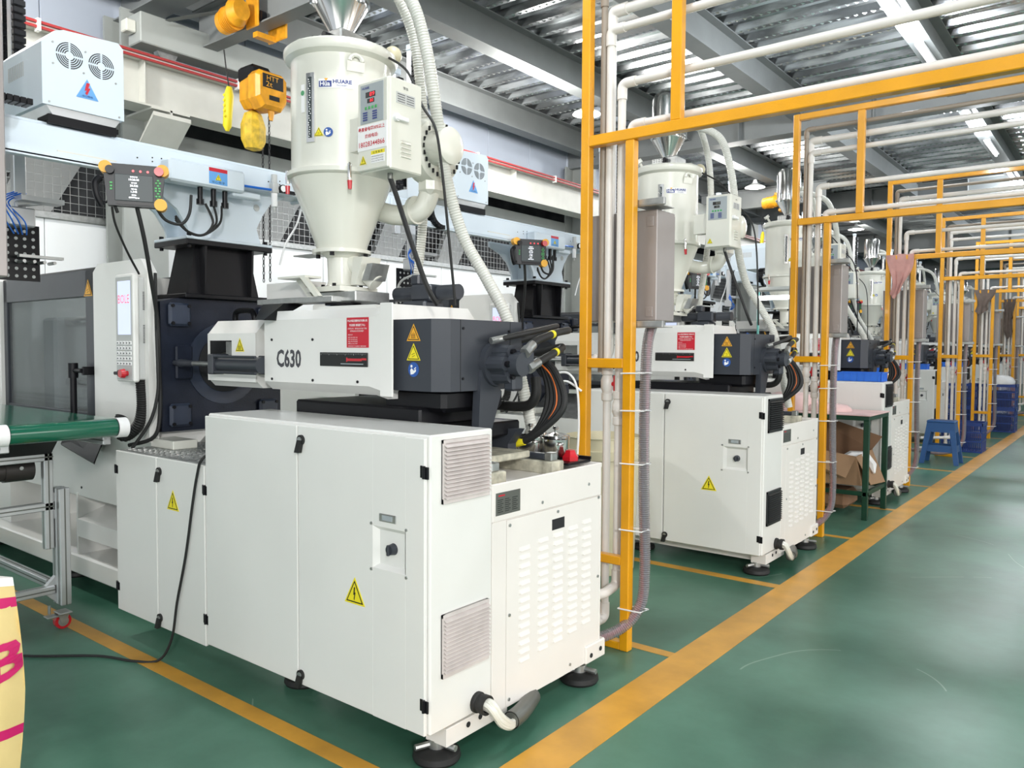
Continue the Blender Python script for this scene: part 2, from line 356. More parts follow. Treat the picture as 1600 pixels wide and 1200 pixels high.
def tri_sign(name, c, right, upv, h, parent, bg_m=None, kind='bolt', border=True):
    """equilateral warning sign: coloured plate, black outline, black symbol"""
    r = Vector(right).normalized(); u = Vector(upv).normalized(); n = r.cross(u); c = Vector(c); bg_m = bg_m or M_yel
    def T(k, lift, off=0):
        w_ = h*1.12*k; hh = h*k
        return [c+r*(-w_/2)+u*(-hh/3+off)+n*lift, c+r*(w_/2)+u*(-hh/3+off)+n*lift, c+u*(hh*2/3+off)+n*lift]
    mb = MB()
    def plate(P, t):
        mb.add(P+[p-n*t for p in P], [(0, 1, 2), (5, 4, 3), (0, 3, 4, 1), (1, 4, 5, 2), (2, 5, 3, 0)])
    mb.m(0); plate(T(1, 0.0012), 0.0012); mb.m(1); plate(T(0.82, 0.0018), 0.0006); mb.m(0); plate(T(0.68, 0.0024), 0.0006); mb.m(1)
    def poly(q, lift=0.003):
        P = [c+r*(x*h)+u*(y*h)+n*lift for x, y in q]; mb.add(P, [tuple(range(len(P)))])
    if kind == 'bolt': poly([(-0.02, 0.30), (0.05, 0.30), (0.015, 0.10), (0.07, 0.12), (0.0, -0.20), (-0.035, -0.14), (-0.005, 0.02), (-0.06, -0.0)])
    elif kind == 'heat':
        for x in (-0.12, 0, 0.12): poly([(x-0.02, -0.12), (x+0.02, -0.12), (x+0.03, 0.02), (x, 0.14+0.06*(x == 0)), (x-0.03, 0.02)])
        poly([(-0.18, -0.17), (0.18, -0.17), (0.18, -0.14), (-0.18, -0.14)])
    else:
        poly([(-0.14, -0.02), (0.12, 0.08), (0.12, 0.11), (-0.14, 0.01)]); poly([(-0.10, -0.15), (0.14, -0.05), (0.14, -0.02), (-0.10, -0.12)])
    return obj(name, mb, [bg_m, M_blk], parent)
def disc_sign(name, c, right, upv, r_, parent):
    r = Vector(right).normalized(); u = Vector(upv).normalized(); n = r.cross(u); c = Vector(c); mb = MB()
    mb.m(0).cyl(c, c+n*0.0015, r_, n=24); mb.m(1)
    def poly(q):
        P = [c+r*(x*r_)+u*(y*r_)+n*0.0022 for x, y in q]; mb.add(P, [tuple(range(len(P)))])
    poly([(-0.35+0.2*math.cos(t), 0.45+0.2*math.sin(t)) for t in [k*math.pi/5 for k in range(10)]])
    poly([(-0.6, -0.1), (-0.35, 0.2), (-0.15, 0.05), (0.1, -0.15), (0.5, 0.1), (0.5, -0.25), (0.0, -0.6), (-0.5, -0.7)])
    poly([(0.1, 0.1), (0.45, 0.35), (0.55, 0.25), (0.2, -0.02)])
    return obj(name, mb, [M_sblue, M_paper], parent)

# ================================================================== STRUCTURE
PITCH = 3.215
struct('floor', MB().box(-9.6, -9, -0.1, 14, 46, 0.0), M_floor)
# painted floor lines (2 mm of paint)
mb = MB().box(-1.80, -6, 0.0002, -1.60, 45.5, 0.002); struct('trim_1', mb, M_line)
n = 2
for k in range(-1, 11):
    mb = MB(); oy = k*PITCH
    mb.box(-8.2, 1.862+oy, 0.0002, -1.80, 1.945+oy, 0.0019)
    if k >= 0: mb.box(-2.32, 3.58+oy, 0.0002, -1.80, 3.645+oy, 0.0019)
    struct('trim_%d' % n, mb, M_line); n += 1
# ceiling deck: trapezoid ribs running across the hall
mb = MB(); y = -6.0; k = 0
prof = [(0.0, 5.62), (0.085, 5.62), (0.12, 5.70), (0.225, 5.70), (0.26, 5.665), (0.285, 5.70), (0.325, 5.70), (0.36, 5.62)]
pts = []
while y < 46:
    for a, b in prof[:-1]: pts.append((y+a, b))
    y += 0.36
vs = []; fs = []
X0, X1 = -9.0, 12.0
for yy, zz in pts: vs += [(X0, yy, zz), (X1, yy, zz)]
for i in range(len(pts)-1): fs.append((2*i, 2*i+1, 2*i+3, 2*i+2))
mb.add(vs, fs); ceil = struct('ceiling', mb, M_deck, ang=0.2)
mb = MB(); yb_ = -6+0.36*29; vs = []; fs = []
for i in range(64):
    for yo, z0 in ((0.043, 5.62), (0.172, 5.70)):
        if i > 34 and yo > 0.1: continue
        y = yb_+0.36*i+yo-1.44; xx = -8.4
        while xx < 2.6:
            k0 = len(vs); vs += [(xx+0.034, y, z0-0.0005), (xx-0.020, y-0.030, z0-0.0005), (xx, y, z0-0.0005), (xx-0.020, y+0.030, z0-0.0005), (xx+0.008, y, z0-0.016)]
            fs += [(k0, k0+1, k0+4), (k0+1, k0+2, k0+4), (k0+2, k0+3, k0+4), (k0+3, k0, k0+4)]; xx += 0.10
mb.add(vs, fs); obj('deck_embossing', mb, M_galvd, ceil, ang=0.1, stuff=True)
struct('trim_%d' % n, MB().box(-9.4, -6.2, 5.72, 12, 46, 5.80), M_beam); n += 1
def ibeam(mb, axis, c, z0, h, wd, a0, a1, t=0.014):
    if axis == 'y':
        mb.box(c-wd/2, a0, z0, c+wd/2, a1, z0+t); mb.box(c-t/2, a0, z0+t, c+t/2, a1, z0+h-t); mb.box(c-wd/2, a0, z0+h-t, c+wd/2, a1, z0+h)
    else:
        mb.box(a0, c-wd/2, z0, a1, c+wd/2, z0+t); mb.box(a0, c-t/2, z0+t, a1, c+t/2, z0+h-t); mb.box(a0, c-wd/2, z0+h-t, a1, c+wd/2, z0+h)
    return mb
for x in (-8.28, -6.34, -4.28, -2.12, 0.05, 2.2, 4.3, 6.4):
    struct('trim_%d' % n, ibeam(MB(), 'y', x, 5.2, 0.42, 0.24, -6, 46), M_beam); n += 1
for y in (4.25, 12.9, 21.3, 29.7, 38.1):
    mb = ibeam(MB(), 'x', y, 5.02, 0.58, 0.30, -8.8, 12)
    for x in (-7.3, -5.3, -3.2, -1.0, 1.1, 3.2): mb.box(x-0.008, y-0.14, 5.03, x+0.008, y+0.14, 5.58)
    struct('trim_%d' % n, mb, M_beam); n += 1
# left wall: white panels below, wire mesh band, panelled wall above
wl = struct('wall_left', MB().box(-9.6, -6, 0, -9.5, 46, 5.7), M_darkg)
for i in range(44):
    y = -6+i*1.18
    obj('wall_panel', MB().box(-8.9, y+0.004, 0.12, -8.82, y+1.176, 2.86, 0.006), M_wallw, wl)
for i in range(44):
    y = -6+i*1.18
    obj('upper_panel', MB().box(-8.9, y+0.004, 4.2, -8.84, y+1.176, 5.62, 0.006), M_wall, wl)
obj('panel_cap_rail', MB().box(-8.92, -6, 2.86, -8.78, 46, 2.93, 0.004), M_galv, wl)
obj('kick_strip', MB().box(-8.9, -6, 0, -8.80, 46, 0.12), M_lgrey, wl)
mb = MB(); y = -6
while y < 36:
    mb.box(-8.822, y, 2.93, -8.817, y+0.005, 3.95); y += 0.085
for i in range(12):
    z = 2.96+i*0.085; mb.box(-8.816, -6, z, -8.811, 40, z+0.005)
obj('wire_mesh', mb, M_galv, wl, stuff=True)
mb = MB()
for y in (-0.5, 1.9, 3.1, 6.0, 8.2, 9.6, 15.5, 20.0): mb.hexa([(-9.3, y, 2.9), (-9.3, y+0.5, 2.9), (-9.28, y+0.9, 3.6), (-9.28, y+0.3, 3.6)], [(-9.2, y, 2.9), (-9.2, y+0.5, 2.9), (-9.18, y+0.9, 3.6), (-9.18, y+0.3, 3.6)])
obj('stored_sheet', mb, M_lgrey, wl)
obj('grey_duct', MB().box(-8.95, -6, 3.78, -8.70, 46, 3.98, 0.01), M_beaml, wl)
# building columns
for k, y in enumerate((4.25, 12.9, 21.3, 29.7, 38.1, -4.1)):
    mb = MB(); mb.box(-8.72, y-0.24, 0.0, -8.68, y+0.24, 5.05); mb.box(-8.36, y-0.24, 0.0, -8.32, y+0.24, 5.05); mb.box(-8.68, y-0.02, 0.0, -8.36, y+0.02, 5.05)
    c = struct('trim_%d' % n, mb, M_beaml); n += 1
    mb = MB(); mb.prism([(-8.33, 3.42), (-7.78, 3.90), (-7.78, 3.95), (-8.33, 3.95)], 'y', y-0.01, y+0.01)
    mb.box(-8.33, y-0.2, 3.93, -7.78, y+0.2, 3.95); mb.hexa([(-8.33, y-0.2, 3.40), (-8.33, y+0.2, 3.40), (-8.33, y+0.2, 3.42), (-8.33, y-0.2, 3.42)], [(-7.76, y-0.2, 3.86), (-7.76, y+0.2, 3.86), (-7.76, y+0.2, 3.90), (-7.76, y-0.2, 3.90)])
    obj('corbel_bracket', mb, M_crane, c)
# far and near ends
struct('wall_far', MB().box(-9.5, 45.6, 0, 14, 45.8, 5.7), M_wallw)
# crane runway beam with rail and red conductor bars
rb = thing('crane_runway_beam', (-7.95, 12, 3.95), 'long white crane runway beam on brackets along the back wall', 'crane beam')
mb = ibeam(MB(), 'y', -7.95, 3.95, 0.48, 0.30, -6, 42, 0.02)
for y in range(-5, 42, 3): mb.box(-8.08, y-0.006, 3.97, -7.82, y+0.006, 4.41)
obj('girder_web', mb, M_crane, rb)
obj('crane_rail', MB().box(-7.975, -6, 4.43, -7.925, 42, 4.466), M_galv, rb)
mb = MB()
for i, z in enumerate((4.385, 4.43)): mb.box(-7.80, -6, z, -7.77, 42, z+0.022)
obj('conductor_bar', mb, M_redrail, rb, label='red conductor bars along the rail')
mb = MB()
for y in range(-5, 42, 2): mb.box(-7.83, y, 4.36, -7.76, y+0.03, 4.47)
obj('bar_clip', mb, M_paper, rb)
def crane(y0, label_sfx, xh, xend):
    g = thing('overhead_crane', (-7.9, y0, 4.48), 'grey overhead crane girder on an end truck, '+label_sfx, 'crane')
    mb = MB(); mb.box(-8.05, y0-0.75, 4.56, -7.80, y0+1.35, 4.86, 0.01); obj('end_truck', mb, M_beaml, g)
    obj('buffer_box', MB().box(-8.0, y0-0.85, 4.66, -7.88, y0-0.75, 4.78, 0.01), M_ivory, g)
    for yy in (y0-0.42, y0+1.0): obj('wheel', MB().cyl((-7.98, yy, 4.58), (-7.90, yy, 4.58), 0.11, n=24), M_galv, g)
    obj('main_girder', ibeam(MB(), 'x', y0, 4.70, 0.42, 0.17, -8.0, xend, 0.016), M_beam, g)
    obj('brace', MB().hexa([(-7.7, y0-0.55, 4.80), (-7.62, y0-0.55, 4.80), (-7.62, y0-0.5, 4.80), (-7.7, y0-0.5, 4.80)], [(-7.35, y0-0.1, 4.96), (-7.27, y0-0.1, 4.96), (-7.27, y0-0.05, 4.96), (-7.35, y0-0.05, 4.96)]), M_beam, g)
    # hoist
    x = xh
    h = thing('chain_hoist', (x, y0, 4.2), 'orange electric chain hoist with hanging chain, '+label_sfx, 'hoist')
    mb = MB(); mb.cyl((x-0.62, y0-0.28, 4.83), (x-0.28, y0-0.30, 4.86), 0.115, n=22); mb.cyl((x-0.65, y0-0.28, 4.83), (x-0.62, y0-0.28, 4.83), 0.10, n=22)
    for i in range(6): mb.cyl((x-0.52+i*0.035, y0-0.285, 4.84), (x-0.51+i*0.035, y0-0.285, 4.84), 0.125, n=22)
    mb.cyl((x-0.28, y0-0.30, 4.86), (x-0.16, y0-0.30, 4.87), 0.135, 0.10, n=20)
    obj('travel_motor', mb, M_hoist, h)
    mb = MB(); mb.box(x-0.18, y0-0.14, 4.66, x+0.10, y0-0.115, 4.97, 0.01); mb.box(x-0.14, y0+0.115, 4.58, x+0.28, y0+0.14, 4.80, 0.01); mb.box(x-0.05, y0-0.12, 4.57, x+0.05, y0+0.12, 4.62)
    obj('trolley_plate', mb, M_hoist, h)
    for i in (-0.1, 0.1):
        for a_ in (-0.11, 0.05): obj('trolley_wheel', MB().cyl((x+i, y0+a_, 4.76), (x+i, y0+a_+0.06, 4.76), 0.05), M_black, h)
    mb = MB(); mb.box(x-0.36, y0-0.16, 4.40, x-0.02, y0+0.10, 4.56, 0.03)
    obj('contactor_box', mb, M_black, h)
    # body: octagonal housing facing the hall
    mb = MB(); P = [(-0.19, -0.10), (-0.12, -0.19), (0.13, -0.19), (0.20, -0.10), (0.20, 0.12), (0.14, 0.17), (-0.14, 0.17), (-0.19, 0.12)]
    def face(off, k): return [(x+off, y0-0.02+a*k, 4.30+b*k) for a, b in P]
    rgs = [(-0.32, 0.55), (-0.28, 0.8), (-0.05, 0.9), (0.0, 1.0), (0.16, 1.0), (0.22, 0.85)]
    vs = []; fs = []
    for off, k in rgs: vs += face(off, k)
    for r_ in range(len(rgs)-1):
        for i in range(8): fs.append((r_*8+i, r_*8+(i+1) % 8, (r_+1)*8+(i+1) % 8, (r_+1)*8+i))
    fs += [tuple(range(8))[::-1], tuple(range(40, 48))]; mb.add(vs, fs)
    hb = obj('hoist_body', mb, M_hoist, h, ang=0.3)
    X = x+0.222
    obj('rating_plate', MB().box(X-0.004, y0-0.15, 4.30, X+0.002, y0+0.11, 4.43, 0.002), M_blk, hb)
    text('lettering', 'HTT', (X+0.003, y0-0.10, 4.372), (0, 1, 0), (0, 0, 1), 0.15, 0.045, M_ora, hb)
    text('lettering', '2t', (X+0.003, y0-0.11, 4.312), (0, 1, 0), (0, 0, 1), 0.08, 0.05, M_ora, hb)
    obj('spec_plate', MB().box(X-0.002, y0-0.07, 4.19, X+0.002, y0+0.06, 4.235, 0.001), M_blk, hb)
    mb = MB().cyl((x+0.1, y0+0.02, 4.13), (x+0.1, y0+0.02, 4.02), 0.045, 0.02, n=12); obj('chain_guide', mb, M_hoist, h)
    mb = MB(); mb.lathe([(0.02, 4.14), (0.10, 4.10), (0.145, 3.98), (0.14, 3.84), (0.10, 3.76), (0.02, 3.74)], (x-0.17, y0-0.06, 0), n=10)
    obj('chain_bag', mb, M_bagy, h, ang=0.5)
    mb = MB(); mb.rings([(x-0.47, y0-0.2, 4.38), (x-0.48, y0-0.2, 4.30), (x-0.53, y0-0.2, 4.0), (x-0.53, y0-0.2, 3.95)], [0.03, 0.055, 0.05, 0.02], 10)
    for i in range(5): mb.cyl((x-0.50, y0-0.2, 4.08+i*0.05), (x-0.48, y0-0.265, 4.09+i*0.05), 0.014, n=8)
    obj('pendant_control', mb, M_yel, h); obj('pendant_cable', MB().tube([(x-0.47, y0-0.2, 4.36), (x-0.50, y0-0.22, 4.55), (x-0.45, y0-0.27, 4.72)], 0.008), M_rubber, h)
    # chain: real links, alternate ones turned
    for cx, z1 in ((x+0.05, 4.05), (x-0.10, 3.76)):
        mb = MB(); z = z1; i = 0
        while z > 2.44:
            q = [(0.011*math.cos(t), 0.024*math.sin(t)) for t in [j*math.pi/3 for j in range(6)]]
            P = [(cx+a, y0+0.02, z+b) if i % 2 else (cx, y0+0.02+a, z+b) for a, b in q]+[]
            P.append(P[0]); mb.rings(P, 0.005, 4, cap=False); z -= 0.036; i += 1
        obj('chain', mb, M_black, h)
    mb = MB()
    for k in range(6):
        a = 0.10+0.03*k; mb.tube([(x+0.28, y0-0.05, 4.55), (x+0.30+a, y0-0.05, 4.60+0.02*k), (x+0.42+a, y0-0.08, 4.38), (x+0.36+a*0.6, y0-0.1, 4.12-0.02*k), (x+0.22, y0-0.05, 4.25)], 0.009, 6)
    for k in range(4):
        a = 0.06*k; mb.tube([(x+0.5+a, y0, 4.66), (x+0.44+a, y0-0.05, 4.45), (x+0.52+a, y0-0.07, 4.28), (x+0.60+a, y0-0.05, 4.45), (x+0.56+a, y0, 4.66)], 0.009, 6)
    obj('cable_loop', mb, M_rubber, h)
    h.scale = (0.72, 0.9, 1.0)
    for c_ in h.children:
        nm = c_.name.split('.')[0]
        if nm in ('trolley_plate', 'trolley_wheel'): c_.location = (0.10, 0, 0)
        elif nm == 'travel_motor': c_.location = (0.30, 0, -0.10)
        elif nm == 'cable_loop': c_.location = (0.16, 0.32, -0.12)
        else: c_.location = (0.10, 0, -0.24)
    return h
crane(4.7, 'above the nearest machine', -6.9, 2.5)
crane(17.2, 'further down the hall', -6.2, -5.2)
# ceiling tube lamps along the beam over the aisle edge
cnt = 0
ref = None
for i, y in enumerate((8.7, 11.0, 13.6, 16.4, 19.4, 22.6, 26, 30)):
    if ref is None:
        ref = thing('tube_lamp', (-2.12, y, 5.17), 'lit ceiling tube lamp above the yellow frames, nearest of the row', 'lamp', 'tube lamps in a row over the frames')
        obj('lamp_housing', MB().box(-2.17, y-0.6, 5.165, -2.07, y+0.6, 5.195, 0.004), M_paper, ref)
        obj('lit_tube', MB().cyl((-2.12, y-0.58, 5.145), (-2.12, y+0.58, 5.145), 0.018, n=10), M_tube, ref)
    else:
        dup(ref, y-8.7, 'lit ceiling tube lamp above the yellow frames, number %s along the row from the camera' % ['second', 'third', 'fourth', 'fifth', 'sixth', 'seventh', 'eighth'][i-1])
ref = None
for i, (x, y) in enumerate(((-6.5, 10.0), (-6.5, 16.6), (-6.4, 24.0))):
    lb = ['round lit ceiling lamp glimpsed just left of the nearest yellow frame', 'round lit ceiling lamp right of the second hopper dryer', 'round lit ceiling lamp above the third machine, farthest of the round ones'][i]
    if ref is None:
        ref = thing('round_lamp', (x, y, 5.0), lb, 'lamp')
        obj('lamp_shade', MB().lathe([(0.03, 5.2), (0.06, 5.12), (0.20, 5.05), (0.21, 5.03)], (x, y, 0), cap=False), M_paper, ref)
        obj('bulb', MB().lathe([(0.01, 5.0), (0.12, 5.01), (0.17, 5.04), (0.01, 5.06)], (x, y, 0)), M_bulb, ref)
    else: dup(ref, y-10.0, lb, dx=x+6.5)

# ================================================================== INJECTION MOULDING MACHINE (prototype of bay one)
FX = (1, 0, 0); FZ = (0, 0, 1); FY = (0, 1, 0)
ORD = ['nearest', 'second', 'third', 'fourth', 'fifth', 'sixth', 'seventh', 'eighth']
def latch(x, z, par, y=1.99):
    mb = MB(); mb.m(0).cyl((x, y, z), (x, y-0.012, z), 0.021, n=18); mb.m(1).cyl((x, y-0.012, z), (x, y-0.016, z), 0.013, n=14)
    mb.m(0).hexa([(x-0.012, y-0.004, z), (x+0.016, y-0.004, z), (x+0.002, y-0.004, z-0.052), (x-0.026, y-0.004, z-0.052)][::1], [(x-0.012, y-0.018, z), (x+0.016, y-0.018, z), (x+0.002, y-0.022, z-0.052), (x-0.026, y-0.022, z-0.052)])
    return obj('latch', mb, [M_rubber, M_galv], par)
def hinge(x, z, par, y=1.99):
    mb = MB().box(x-0.022, y-0.004, z-0.022, x+0.0, y+0.004, z+0.022, 0.002); mb.box(x, y-0.004, z-0.026, x+0.018, y+0.004, z+0.018, 0.002); mb.cyl((x, y-0.006, z-0.024), (x, y-0.006, z+0.022), 0.006, n=8)
    return obj('hinge', mb, M_black, par)
def screws(pts, par, ax='y', r=0.006, m=None):
    mb = MB()
    for p in pts:
        d = Vector((0, -0.004, 0)) if ax == 'y' else Vector((0.004, 0, 0)); mb.cyl(p, Vector(p)+d, r, n=8)
    return obj('screw_row', mb, m or M_black, par, stuff=True)
def grille(z0, z1, par, m):
    x = -1.945
    mb = MB(); mb.box(x, 2.062, z0, x+0.004, 2.32, z1)
    for s in ((2.062, 2.074), (2.308, 2.32)): mb.box(x, s[0], z0, x+0.010, s[1], z1)
    mb.box(x, 2.062, z0, x+0.012, 2.32, z0+0.018); mb.box(x, 2.062, z1-0.012, x+0.012, 2.32, z1)
    g = obj('vent_grille', mb, m, par)
    obj('slat_gap_shade', MB().box(x+0.0042, 2.072, z0+0.016, x+0.0048, 2.310, z1-0.01), M_nplate if m is M_grille else M_dark, g)  # dark sheet, painted shadow for the gaps between the slats
    mb = MB(); nS = 14; h = (z1-z0-0.03)/nS
    for i in range(nS):
        z = z0+0.018+i*h; mb.hexa([(x+0.004, 2.066, z+h*0.7), (x+0.004, 2.316, z+h*0.7), (x+0.004, 2.316, z+h*0.95), (x+0.004, 2.066, z+h*0.95)], [(x+0.022, 2.068, z-h*0.05), (x+0.022, 2.318, z-h*0.05), (x+0.022, 2.318, z+h*0.18), (x+0.022, 2.068, z+h*0.18)])
    obj('slat', mb, m, g, stuff=True)
    return g
def make_machine():
    t = thing('injection_molding_machine', (-3.1, 2.58, 0), '', 'machine', 'injection moulding machines in a row')
    # --- control cabinet carcass
    cab = obj('drive_cabinet', MB().box(-3.38, 2.006, 0.155, -1.945, 2.35, 1.243, 0.006), M_white, t)
    d = obj('cabinet_door', MB().box(-3.378, 1.988, 0.157, -2.688, 2.004, 1.232, 0.003), M_white, t)
    # right door with a square hole for the isolator
    hx0, hx1, hz0, hz1 = -2.226, -2.055, 0.728, 0.886
    mb = MB(); mb.box(-2.680, 1.988, 0.157, hx0, 2.004, 1.232, 0.003); mb.box(hx1, 1.988, 0.157, -1.957, 2.004, 1.232, 0.003)
    mb.box(hx0-0.003, 1.988, 0.157, hx1+0.003, 2.004, hz0, 0.001); mb.box(hx0-0.003, 1.988, hz1, hx1+0.003, 2.004, 1.232, 0.001)
    d2 = obj('cabinet_door', mb, M_white, t)
    latch(-2.655, 1.175, d2); latch(-2.665, 0.200, d2)
    for z in (1.114, 0.272): hinge(-1.957, z, d2)
    tri_sign('warning_sign', (-2.33, 1.988, 0.600), FX, FZ, 0.105, d2)
    # isolator recess
    cx, cz = (hx0+hx1)/2, (hz0+hz1)/2; k = 0.040
    mb = MB()
    O = [(hx0, 1.989, hz0), (hx1, 1.989, hz0), (hx1, 1.989, hz1), (hx0, 1.989, hz1)]; I = [(cx-k+0.005, 2.034, cz-k), (cx+k+0.005, 2.034, cz-k), (cx+k+0.005, 2.034, cz+k), (cx-k+0.005, 2.034, cz+k)]
    mb.add(O+I, [(0, 1, 5, 4), (1, 2, 6, 5), (2, 3, 7, 6), (3, 0, 4, 7), (4, 5, 6, 7)]); rc = obj('isolator_recess', mb, M_white, t, ang=0.2)
    mb = MB().m(0).box(cx-0.032+0.005, 2.018, cz-0.034, cx+0.042, 2.03, cz+0.034, 0.004); mb.m(1)
    mb.cyl((cx+0.007, 2.018, cz), (cx+0.007, 2.010, cz), 0.029, n=24); mb.m(2).cyl((cx+0.007, 2.010, cz), (cx+0.007, 1.982, cz), 0.023, 0.018, n=20); mb.box(cx+0.001, 1.972, cz-0.02, cx+0.013, 1.986, cz+0.02, 0.003)
    obj('rotary_isolator', mb, [M_lgrey, M_redp, M_char], rc)
    mb = MB().m(0).box(-2.190, 1.984, 0.908, -2.10, 1.988, 0.938, 0.003); mb.m(1).box(-2.172, 1.982, 0.913, -2.118, 1.985, 0.933, 0.001)
    obj('label_plate', mb, [M_galv, M_pgrey], rc)
    screws([(hx0-0.008, 1.988, hz0-0.008), (hx1+0.008, 1.988, hz0-0.008), (hx0-0.008, 1.988, hz1+0.008), (hx1+0.008, 1.988, hz1+0.008)], rc, m=M_galv)
    grille(0.99, 1.222, t, M_grille); grille(0.350, 0.585, t, M_grille)
    # cable grommet with sleeved cables and conduit
    mb = MB().lathe([(0.040, 0), (0.040, 0.012), (0.034, 0.016), (0.034, 0.03), (0.038, 0.034), (0.038, 0.055), (0.028, 0.055), (0.028, 0.02)], (-1.945, 2.262, 0.195), 'x', n=20, cap=False)
    gr = obj('cable_grommet', mb, M_rubber, t)
    mb = MB()
    for a, b, r in ((0.0, 0.0, 0.014), (0.012, 0.012, 0.012), (-0.012, 0.006, 0.011), (0.004, -0.014, 0.013)):
        mb.tube([(-1.95, 2.262+a, 0.195+b), (-1.885, 2.268+a, 0.190+b), (-1.865, 2.31+a, 0.125+b), (-1.872, 2.38+a*0.6, 0.082+b*0.6), (-1.885, 2.43+a*0.5, 0.088+b*0.5)], r, 8)
    obj('cable_bundle', mb, M_ivory, gr)
    mb = MB().rings(smooth([(-1.885, 2.40, 0.088), (-1.905, 2.50, 0.085), (-1.96, 2.64, 0.080)], 6), 0.036, 16, cap=False); mb.rings(smooth([(-1.885, 2.40, 0.088), (-1.905, 2.50, 0.085), (-1.96, 2.64, 0.080)], 6), 0.032, 16, cap=True)
    obj('cable_conduit', mb, M_nplate, t)
    # --- left low cabinet with tread plate deck
    obj('side_cabinet', MB().box(-4.255, 2.006, 0.142, -3.388, 2.35, 0.995, 0.004), M_white, t)
    dA = obj('cabinet_door', MB().box(-4.255, 1.988, 0.142, -3.832, 2.004, 0.998, 0.003), M_white, t)
    dB = obj('cabinet_door', MB().box(-3.824, 1.988, 0.142, -3.390, 2.004, 0.998, 0.003), M_white, t)
    latch(-3.797, 0.930, dB); latch(-3.806, 0.190, dB)
    for z in (0.886, 0.275): hinge(-3.386, z, dB)
    for z in (0.90, 0.27): hinge(-4.250, z, dA)
    tri_sign('warning_sign', (-3.672, 1.988, 0.785), FX, FZ, 0.100, dB)
    tp = obj('tread_plate', MB().box(-4.23, 2.0, 0.998, -3.385, 3.12, 1.004), M_galv, t)
    mb = MB(); i = 0; y = 2.03
    while y < 3.1:
        x = -4.21 + (0.02 if i % 2 else 0); j = 0
        while x < -3.40:
            s = 1 if (i+j) % 2 else -1; a = 0.013; b = 0.0035
            dx, dy = a*0.7, a*0.7*s; nx, ny = -b*0.7*s, b*0.7
            mb.add([(x-dx, y-dy, 1.0045), (x+nx, y+ny, 1.0045), (x+dx, y+dy, 1.0045), (x-nx, y-ny, 1.0045), (x, y, 1.0075)], [(0, 1, 4), (1, 2, 4), (2, 3, 4), (3, 0, 4)]); x += 0.028; j += 1
        y += 0.028; i += 1
    obj('tread_lozenge', mb, M_galv, tp, stuff=True)
    obj('deck_riser', MB().hexa([(-4.22, 2.45, 1.005), (-3.4, 2.45, 1.005), (-3.4, 2.46, 1.005), (-4.22, 2.46, 1.005)], [(-4.22, 2.62, 1.16), (-3.4, 2.62, 1.16), (-3.4, 2.63, 1.16), (-4.22, 2.63, 1.16)]), M_galv, t)
    obj('pad_block', MB().box(-4.22, 2.16, 1.004, -3.98, 2.30, 1.05, 0.004), M_ivory, t)
    # --- rear pump cover
    rc = obj('pump_cover', MB().box(-2.9, 2.352, 0.125, -1.955, 3.155, 1.000, 0.008), M_whitew, t)
    mb = MB().box(-1.958, 2.352, 0.87, -1.945, 3.150, 1.022, 0.004); mb.box(-2.9, 3.14, 1.0, -1.945, 3.155, 1.022, 0.003)
    mb.box(-1.958, 2.352, 0.105, -1.945, 2.44, 0.87, 0.002); mb.box(-1.958, 3.14, 0.13, -1.945, 3.152, 0.87, 0.002)
    obj('cover_flange', mb, M_whitew, t)
    # inset panel with handle hole
    hy0, hy1, h0, h1 = 2.755, 2.852, 0.770, 0.818
    mb = MB(); mb.box(-1.956, 2.444, 0.105, -1.946, hy0, 0.866, 0.001); mb.box(-1.956, hy1, 0.105, -1.946, 3.138, 0.866, 0.001)
    mb.box(-1.956, hy0-0.002, 0.105, -1.946, hy1+0.002, h0); mb.box(-1.956, hy0-0.002, h1, -1.946, hy1+0.002, 0.866)
    pn = obj('louvred_panel', mb, M_whitew, t)
    obj('finger_pull', MB().box(-1.9565, hy0-0.001, h0-0.001, -1.9485, hy1+0.001, h1+0.001), M_dark, pn)
    mb = MB()
    for ci, (yc, zt) in enumerate(((2.56, 0.742), (2.69, 0.752), (2.80, 0.755), (2.915, 0.765), (3.025, 0.775))):
        nL = 14
        for i in range(nL):
            if ci == 2 and i < 0: continue
            z = zt-0.012-i*0.0355
            mb.hexa([(-1.9465, yc-0.036, z+0.014), (-1.9465, yc+0.036, z+0.014), (-1.9465, yc+0.036, z+0.015), (-1.9465, yc-0.036, z+0.015)], [(-1.9375, yc-0.030, z-0.004), (-1.9375, yc+0.030, z-0.004), (-1.9465, yc+0.036, z-0.002), (-1.9465, yc-0.036, z-0.002)])
    obj('louvre', mb, M_whitew, pn, stuff=True)
    screws([(-1.9455, 2.46, 0.845), (-1.9455, 3.125, 0.862), (-1.9455, 3.125, 0.49), (-1.9455, 2.46, 0.48), (-1.9455, 2.46, 0.135), (-1.9455, 2.9, 0.14), (-1.9455, 2.795, 0.848), (-1.9455, 2.68, 0.905), (-1.9455, 3.04, 0.935)], pn, 'x', 0.007, M_galv)
    mb = MB().m(0).box(-1.9455, 2.370, 0.895, -1.943, 2.526, 0.985, 0.001); mb.m(1).box(-1.943, 2.385, 0.970, -1.9425, 2.425, 0.976)
    for i in range(7):
        for j in range(3): mb.m(2).box(-1.943, 2.38+j*0.046, 0.955-i*0.008, -1.9425, 2.415+j*0.046-(0.008 if (i+j) % 2 else 0), 0.958-i*0.008)
    obj('name_plate', mb, [M_nplate, M_red, M_blk], t)
